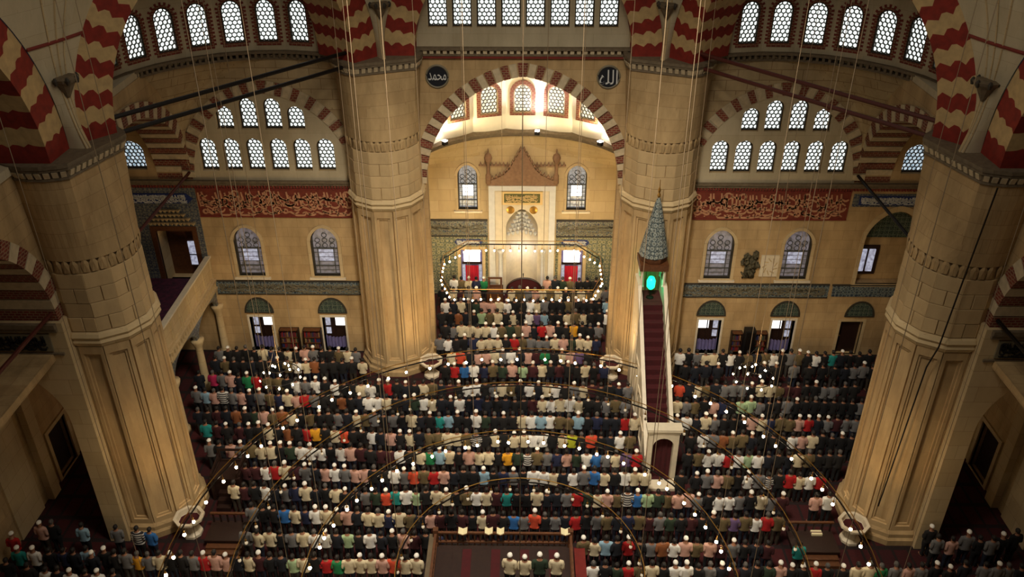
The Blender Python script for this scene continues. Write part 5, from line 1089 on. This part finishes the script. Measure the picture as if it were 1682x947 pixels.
PPL = '399,2209D 451,2209D 348,2208D 248,2207F 293,2207K 156,2206P 203,2206D -229,2201E -319,2200C -274,2200N -364,2199K -409,2198W 500,2088G 453,2087C 353,2086C 398,2086K 263,2085D 308,2085K 215,2084C 125,2083C 170,2083K 35,2082G 80,2082P -55,2081C -10,2081K -268,2078P -358,2077M -313,2077G -403,2076C -468,2075D 495,1956S 361,1955D 405,1955D 450,1955D 316,1954D 227,1953D 271,1953K 138,1952G 182,1952D 49,1951W 93,1951C -40,1950D 4,1950D -129,1949C -85,1949W -218,1948P -174,1948P -263,1947F -352,1946C -308,1946D -442,1945W -397,1945D 442,1830D 487,1830W 353,1829C 398,1829D 264,1828C 308,1828K 175,1827D 219,1827D 86,1826V 131,1826S -3,1825D 42,1825W -91,1824D -47,1824C -180,1823K -136,1823C -269,1822D -225,1822L -314,1821D -403,1820D -358,1820U -448,1819D 382,1697D 427,1697G 293,1696Y 338,1696D 204,1695D 248,1695D 114,1694R 159,1694P 70,1693D -19,1692K 26,1692P -108,1691K -63,1691F -197,1690C -152,1690W -286,1689C -241,1689C -375,1688G -331,1688C -420,1687D 407,1571N 318,1570C 362,1570C 273,1569F 184,1568C 228,1568P 95,1567G 139,1567G 6,1566K 50,1566G -83,1565D -38,1565R -172,1564C -127,1564C -261,1563N -216,1563C -350,1562D -305,1562D -440,1561G -395,1561W -1608,1447G -1559,1447D -1511,1446D -1464,1446D -1419,1446D -1374,1446C -1329,1446N -1284,1446D -1239,1446C -1194,1446D -1149,1446P -1104,1446G -1059,1446D -1014,1446D -969,1446K -924,1446C -879,1446G 351,1444D 306,1443V 216,1442C 261,1442P 126,1441E 171,1441D 1646,1441T 1691,1441D 1736,1441D 1783,1441D 1834,1441D 37,1440P 82,1440M 1108,1440W 1153,1440D 1198,1440K 1243,1440D 1288,1440K 1332,1440W 1377,1440D 1422,1440G 1467,1440K 1512,1440D 1556,1440W 1601,1440D -53,1439W -8,1439D 839,1439W 884,1439D 929,1439G 974,1439C 1019,1439C 1064,1439D -142,1438C -97,1438G -232,1437P -187,1437P -321,1436O -276,1436D -366,1435C -1594,1347D -1546,1346K -1498,1346D -1450,1346D -1402,1345D -1357,1345D -1312,1345D -1268,1344D -1217,1344K -1169,1343W -1121,1343C -1076,1343U -1031,1342D -978,1342D -931,1342D -880,1341D -826,1341C 1722,1331G 1768,1331G 1815,1331D 1621,1330D 1677,1330D 1489,1329D 1558,1329D 1317,1328D 1411,1328G 1254,1327D 903,1325D 956,1325D 1019,1325D 378,1324D 432,1324N 849,1324D 333,1323C 243,1322D 288,1322D 153,1321D 198,1321M 108,1320C 10,1319L 61,1319M -46,1318P -145,1317K -97,1317F -245,1316W -190,1316N -292,1315B -392,1314D -345,1314R -1645,1232D -1571,1225Q -1523,1219G -1478,1215P -1434,1211D -1389,1207E -1341,1202R -1284,1196K -1225,1190K -1180,1186D -1136,1181W -1088,1176G -1034,1171W 797,1168O 842,1168D 887,1168C 932,1167K 977,1167D 1022,1167G 1067,1167G 1112,1167G 1157,1167D -984,1166D 1204,1166C 1249,1166C 1294,1166K 1339,1166M 1384,1166M 1429,1166D 1474,1166D 1519,1165G 1564,1165G 1619,1165D 1667,1165D -933,1160W -712,1158D -667,1158R -622,1157D -578,1157D -533,1157D -489,1157C -888,1156D -444,1156K -400,1156D -356,1156M -311,1156D -267,1155W -222,1155W -178,1155D -134,1154G -89,1154C -45,1154K -1,1154D 44,1154W 88,1153D 133,1153C 177,1153W 222,1153D 266,1152G 311,1152C 356,1152M -843,1151D 401,1151D 445,1151D 490,1151D 535,1151G -799,1146C -754,1143W -1610,1087G -1565,1084S -1520,1082P -1475,1080A -1430,1077G -1385,1075P -1340,1072D -1290,1070G -1240,1067K -1195,1064N -1150,1062C -1105,1060P -1061,1057R -1016,1054G -971,1052D -926,1049D -881,1047U -836,1045D -791,1043D -747,1040W -702,1040W -657,1040C -612,1039D -567,1039D -522,1039F -478,1039W -433,1038C -388,1038D -343,1038D -298,1038W -253,1037D -209,1037N -164,1037D -119,1037D 1345,1037D 1390,1037D 1434,1037D 1479,1037D 1524,1037D 1569,1037D 1614,1037D 1659,1037G -74,1036D -29,1036D 15,1036D 60,1036M 853,1036K 898,1036D 942,1036P 987,1036N 1032,1036D 1077,1036L 1121,1036L 1166,1036G 1211,1036D 1255,1036D 1300,1036G 105,1035C 150,1035W 195,1035C 240,1035W 763,1035C 808,1035G 285,1034C 330,1034D 374,1034D 419,1034G 464,1034K 509,1033G -1549,930D -1502,929D -1457,928M -1412,927D -1366,926U -1321,925D -1277,925F -1232,924P -1187,923K -1142,922U -1098,921C -1053,920D -1008,920K -964,919D -919,918D -875,917G -831,916D -786,916C -742,915K -698,914G -654,913D -609,913G -565,913D -521,912C -477,912D -433,911D -389,911T -345,911S -301,910D -257,910D -213,910W 744,910G -169,909F -125,909D -81,909D 789,909W 834,909D 879,909C 923,909G 968,909D 1012,909D 1057,909D 1101,909P 1146,909C -37,908D 7,908C 52,908W 1190,908N 1234,908K 1279,908K 1323,908P 1368,908R 1412,908D 1457,908G 1502,908M 96,907S 140,907W 1546,907G 1591,907G 1636,907D 184,906K 229,906K 273,906S 318,905D 362,905N 407,905D 452,904D 497,904R 542,903C -1478,825T -1428,824M -1382,822D -1319,819M -1274,818D -1226,816D -1181,814C -1136,812D -1091,810U -1047,808D -1002,807R -957,805Y -913,803D -868,802C -824,800O -779,798D -735,796D -691,794W 1169,783D 1214,783D 1259,783W 1304,783P 1349,783C 1394,783D 1439,783D 1484,783D 1529,783D 788,782D 845,782W 890,782G 935,782U 980,782K 1025,782K 1070,782D 1124,782D -648,781D -603,780P -559,780D -515,780C -471,779D -426,779K -382,779K -338,778C -294,778C -250,778K -206,777A -161,777D -117,776C -73,776D -29,776C 16,775C 60,775W 104,775W 149,774D 193,774C 238,774H 282,773D 327,773O 372,773D 416,772D 461,772W 506,772K -1417,690G -1372,688D -1319,686P -1274,685G -1229,684K -1184,682C -1136,681C -1091,679D -1046,678F -1000,676W -955,675W -906,673W -861,672D -816,670W -769,669P -722,667M -677,658D -633,658M -588,658M -543,657W -499,656D -454,656C -410,656E 756,656D -365,655S -321,655C 801,655K 846,655W 891,655W -277,654D -232,654P -188,654C 936,654R 980,654W 1025,654L -144,653C -100,653D 1070,653W 1115,653D 1160,653D -56,652Y -12,652F 32,652A 1205,652D 1250,652C 1295,652K 76,651K 120,651G 165,651N 1340,651D 1385,651D 209,650P 253,650F 1430,650D 298,649W 342,649B 387,649G 431,648C 476,647V 521,647R -1216,548M -1171,547M -1126,546W -1082,545R -1037,544C -993,543M -949,542G -905,541D -861,540P -817,539W -773,538G -729,536P -685,535P -641,528D -598,528D -554,528W -510,528G -467,528O -423,528K -379,528R -336,528P -292,528D -249,528D -205,528D -161,528S -118,528D -74,528N -30,528G 14,528D 58,528W 102,528W 146,528C 190,528D 234,528W 279,528G 323,528B 368,528C 412,528D 457,528W 502,528C 547,528C 1309,519R 1129,518D 1174,518R 1219,518C 1264,518W 994,517W 1039,517G 1084,517A 859,516P 904,516K 949,516D 701,515D 769,515D 814,515G -1230,424C -1185,422M -1140,421D -1096,420W -1052,418D -1007,417G -963,416N -919,415C -875,413D -832,412D -788,410C 285,400F 328,400C 370,400P 413,400K 456,400A 499,400B 542,400L 585,400F 629,400K 713,400P -746,399D -702,399D -659,399G -616,399F -572,399O -529,399T -486,399W -443,399L -400,399D -357,399C -314,399C -271,399D -228,399K -186,399W -143,399C -100,399M -57,399T -14,399D 28,399D 71,399C 114,399D 157,399D 199,399G 242,399R 1251,390P 1305,390W 671,389P 755,389G 799,389D 843,389W 887,389W 931,389G 975,389D 1020,389C 1065,389G 1110,389M -1115,294G -1070,293D -1025,292D -981,290B -937,288C -892,287N -848,285W -804,283C -760,282K -716,280P -673,279D -629,277C -586,270C -543,270N -499,270C -456,270K -413,270D -369,270P -326,270M -283,269D -240,269M -197,269D -154,269C -111,269M -69,269D -26,269B 707,269M 750,269D 794,269D 839,269K 883,269V 17,268G 60,268O 103,268D 146,268G 188,268D 231,268R 274,268D 317,268G 927,268K 972,268W 1016,268R 1061,268K 360,267K 403,267D 446,267N 489,267K 533,267M 576,267G 620,267F 663,266D 1665,216D -1902,190D 1993,188D -1947,183P -1776,178S -1636,177G 1793,175G 1929,171D -1545,164A -1495,164B -1105,161G -1058,160C -1007,160C 1836,160D -963,159D -918,159G -873,158C -828,158W -783,158W -738,157D -693,157L -648,157D -603,156W -558,156D -513,156D -468,155P -423,155M -378,155D 1666,155G 1724,155P -333,154N 1880,151G 253,130K 298,130C 343,129S 388,129D 433,129R 478,129D 523,129G 568,128U 613,128W 658,128P 703,128K 756,127P 804,127M 849,127G 894,127D 939,126D 984,126M 1110,125T -2029,120R -1705,60S -1630,53D -1792,51N -1848,50D -1908,49W -1968,48T -1748,45D -1586,41D -1542,38G -1498,38Y -1454,37G -1409,37C -1365,36D -1322,35D -1278,35G -1234,35R -1190,34P -1147,34P -1103,33D -1060,33C -1016,32M -973,32D -929,31D -885,31L -842,30C -798,30D -754,30R -1669,29D -710,29E -666,29C -622,29C -578,28C -534,28P -489,28O -445,28C -400,27C 1610,27D 1884,25G 1794,24G 1715,23D 1840,18G 1929,17D 1546,14G 1392,13E 1447,13G 1497,13P 1654,13D 1300,12C 1348,12C 1138,11R 1183,11D 1244,11D 1003,10P 1048,10D 1093,10D 868,9D 913,9D 958,9F 733,8G 778,8D 823,8M 643,7W 688,7D 509,6C 554,6D 599,6W 374,5F 419,5R 464,5K 284,4W 329,4D -1989,-4D -1891,-32D -1814,-46W -1660,-50M -1765,-51D -1611,-55W -1716,-57W -1549,-57D'
pp = []
for t in PPL.split():
    a, b_ = t[:-1].split(','); pp.append([int(a)/100, int(b_)/100, t[-1], 0.0])
for x, c in ((-.36, 'C'), (.18, 'C'), (.72, 'F'), (1.33, 'C')): pp.append([x, -1.35, c, pz+.012])
cam_p = Vector((0, -23.08, 27.59))
pp.sort(key=lambda p: (Vector((p[0], p[1], p[3]))-cam_p).dot(fw))
PR = random.Random(21)
for p in pp:
    cap = PR.random() < (.5 if 18.9 < p[1] < 20 else .24) or p[3] > 0
    p += [cap, PR.randrange(4), PR.uniform(.95, 1.05), PR.gauss(0, .1), PR.choice((0, 0, 0, 1, 2, 2, 3, 4)), PR.choice(('', '', '2', '3')) if p[2] == 'D' else '', PR.random() < .14]
near, far = pp[:300], pp[300:]
# labels: row counted from the bottom of the picture, place counted within the row by shirt colour
def rown(p): return int(round((p[1]+.9)/1.27))
from collections import defaultdict
rows = defaultdict(list)
for p in near:
    key = 'plat' if p[3] > 0 else ('L' if p[0] < -14.8 else 'R' if p[0] > 14.6 else rown(p))
    rows[key].append(p)
NUM = ORD+['%s%s' % (t, o) for t in ('twenty-', 'thirty-', 'forty-') for o in ORD[:9]+['tenth']]
for key, lst in rows.items():
    lst.sort(key=lambda p: p[0]); cnt = defaultdict(int)
    for p in lst:
        kk = (p[2], p[4]); i = cnt[kk]; cnt[kk] += 1; p.append(i)
    for p in lst:
        col = SHIRT[p[2]][0]; only = cnt[(p[2], p[4])] == 1; cp = 'white-capped' if p[4] else 'bareheaded'
        where = {'plat': 'on the wooden platform', 'L': 'in the far left aisle', 'R': 'in the far right aisle'}.get(key) or '%s row from the bottom' % ORD[key]
        lab = '%s man in %s shirt, %s, %s' % (cp, col, 'the only such one' if only else NUM[p[-1]]+' such from the left', where)
        P, _ = PROTO[p[5]]
        o = inst('person', P['person'], None, (p[0], p[1], p[3]), p[7]); o.scale = (p[6],)*3
        tag(o, lab, 'person', 'men praying in rows')
        for part, mm in (('shirt', 'shirt_'+p[2]+p[9]), ('trousers', 'trousers_%d' % p[8]), ('cap', 'cap_white') if p[4] else ('hair', 'hair_grey' if p[10] else 'hair_dark')):
            c = inst(part, P[part], o); c.material_slots[0].link = 'OBJECT'; c.material_slots[0].material = MAT[mm]
# everyone farther back: one dense crowd
vs, fs, mi_, mats_ = [], [], [], []
mid = {}
def mslot(n):
    if n not in mid: mid[n] = len(mats_); mats_.append(n)
    return mid[n]
CP = []
for _, lo in PROTO: CP.append({k: ([v.co.copy() for v in m_.vertices], [list(p.vertices) for p in m_.polygons]) for k, m_ in lo.items()})
for p in far:
    P = CP[p[5]]; c_, s_ = cos(p[7]), sin(p[7]); k = p[6]
    for part, mm in (('person', 'skin'), ('shirt', 'shirt_'+p[2]+p[9]), ('trousers', 'trousers_%d' % p[8]), ('cap', 'cap_white') if p[4] else ('hair', 'hair_grey' if p[10] else 'hair_dark')):
        V, F = P[part]; b0 = len(vs); vs += [(p[0]+k*(v.x*c_-v.y*s_), p[1]+k*(v.x*s_+v.y*c_), p[3]+k*v.z) for v in V]
        fs += [[b0+i for i in f] for f in F]; mi_ += [mslot(mm)]*len(F)
me = bpy.data.meshes.new('crowd'); me.from_pydata(vs, [], fs)
for n in mats_: me.materials.append(MAT[n])
me.polygons.foreach_set('material_index', mi_); me.polygons.foreach_set('use_smooth', [True]*len(fs))
tag(inst('crowd', me), 'dense rows of praying men filling the far half of the hall and the apse', 'crowd', kind='stuff')
for dic in PROTO:
    for d_ in dic:
        for m_ in list(d_.values()):
            if m_.users == 0: bpy.data.meshes.remove(m_)
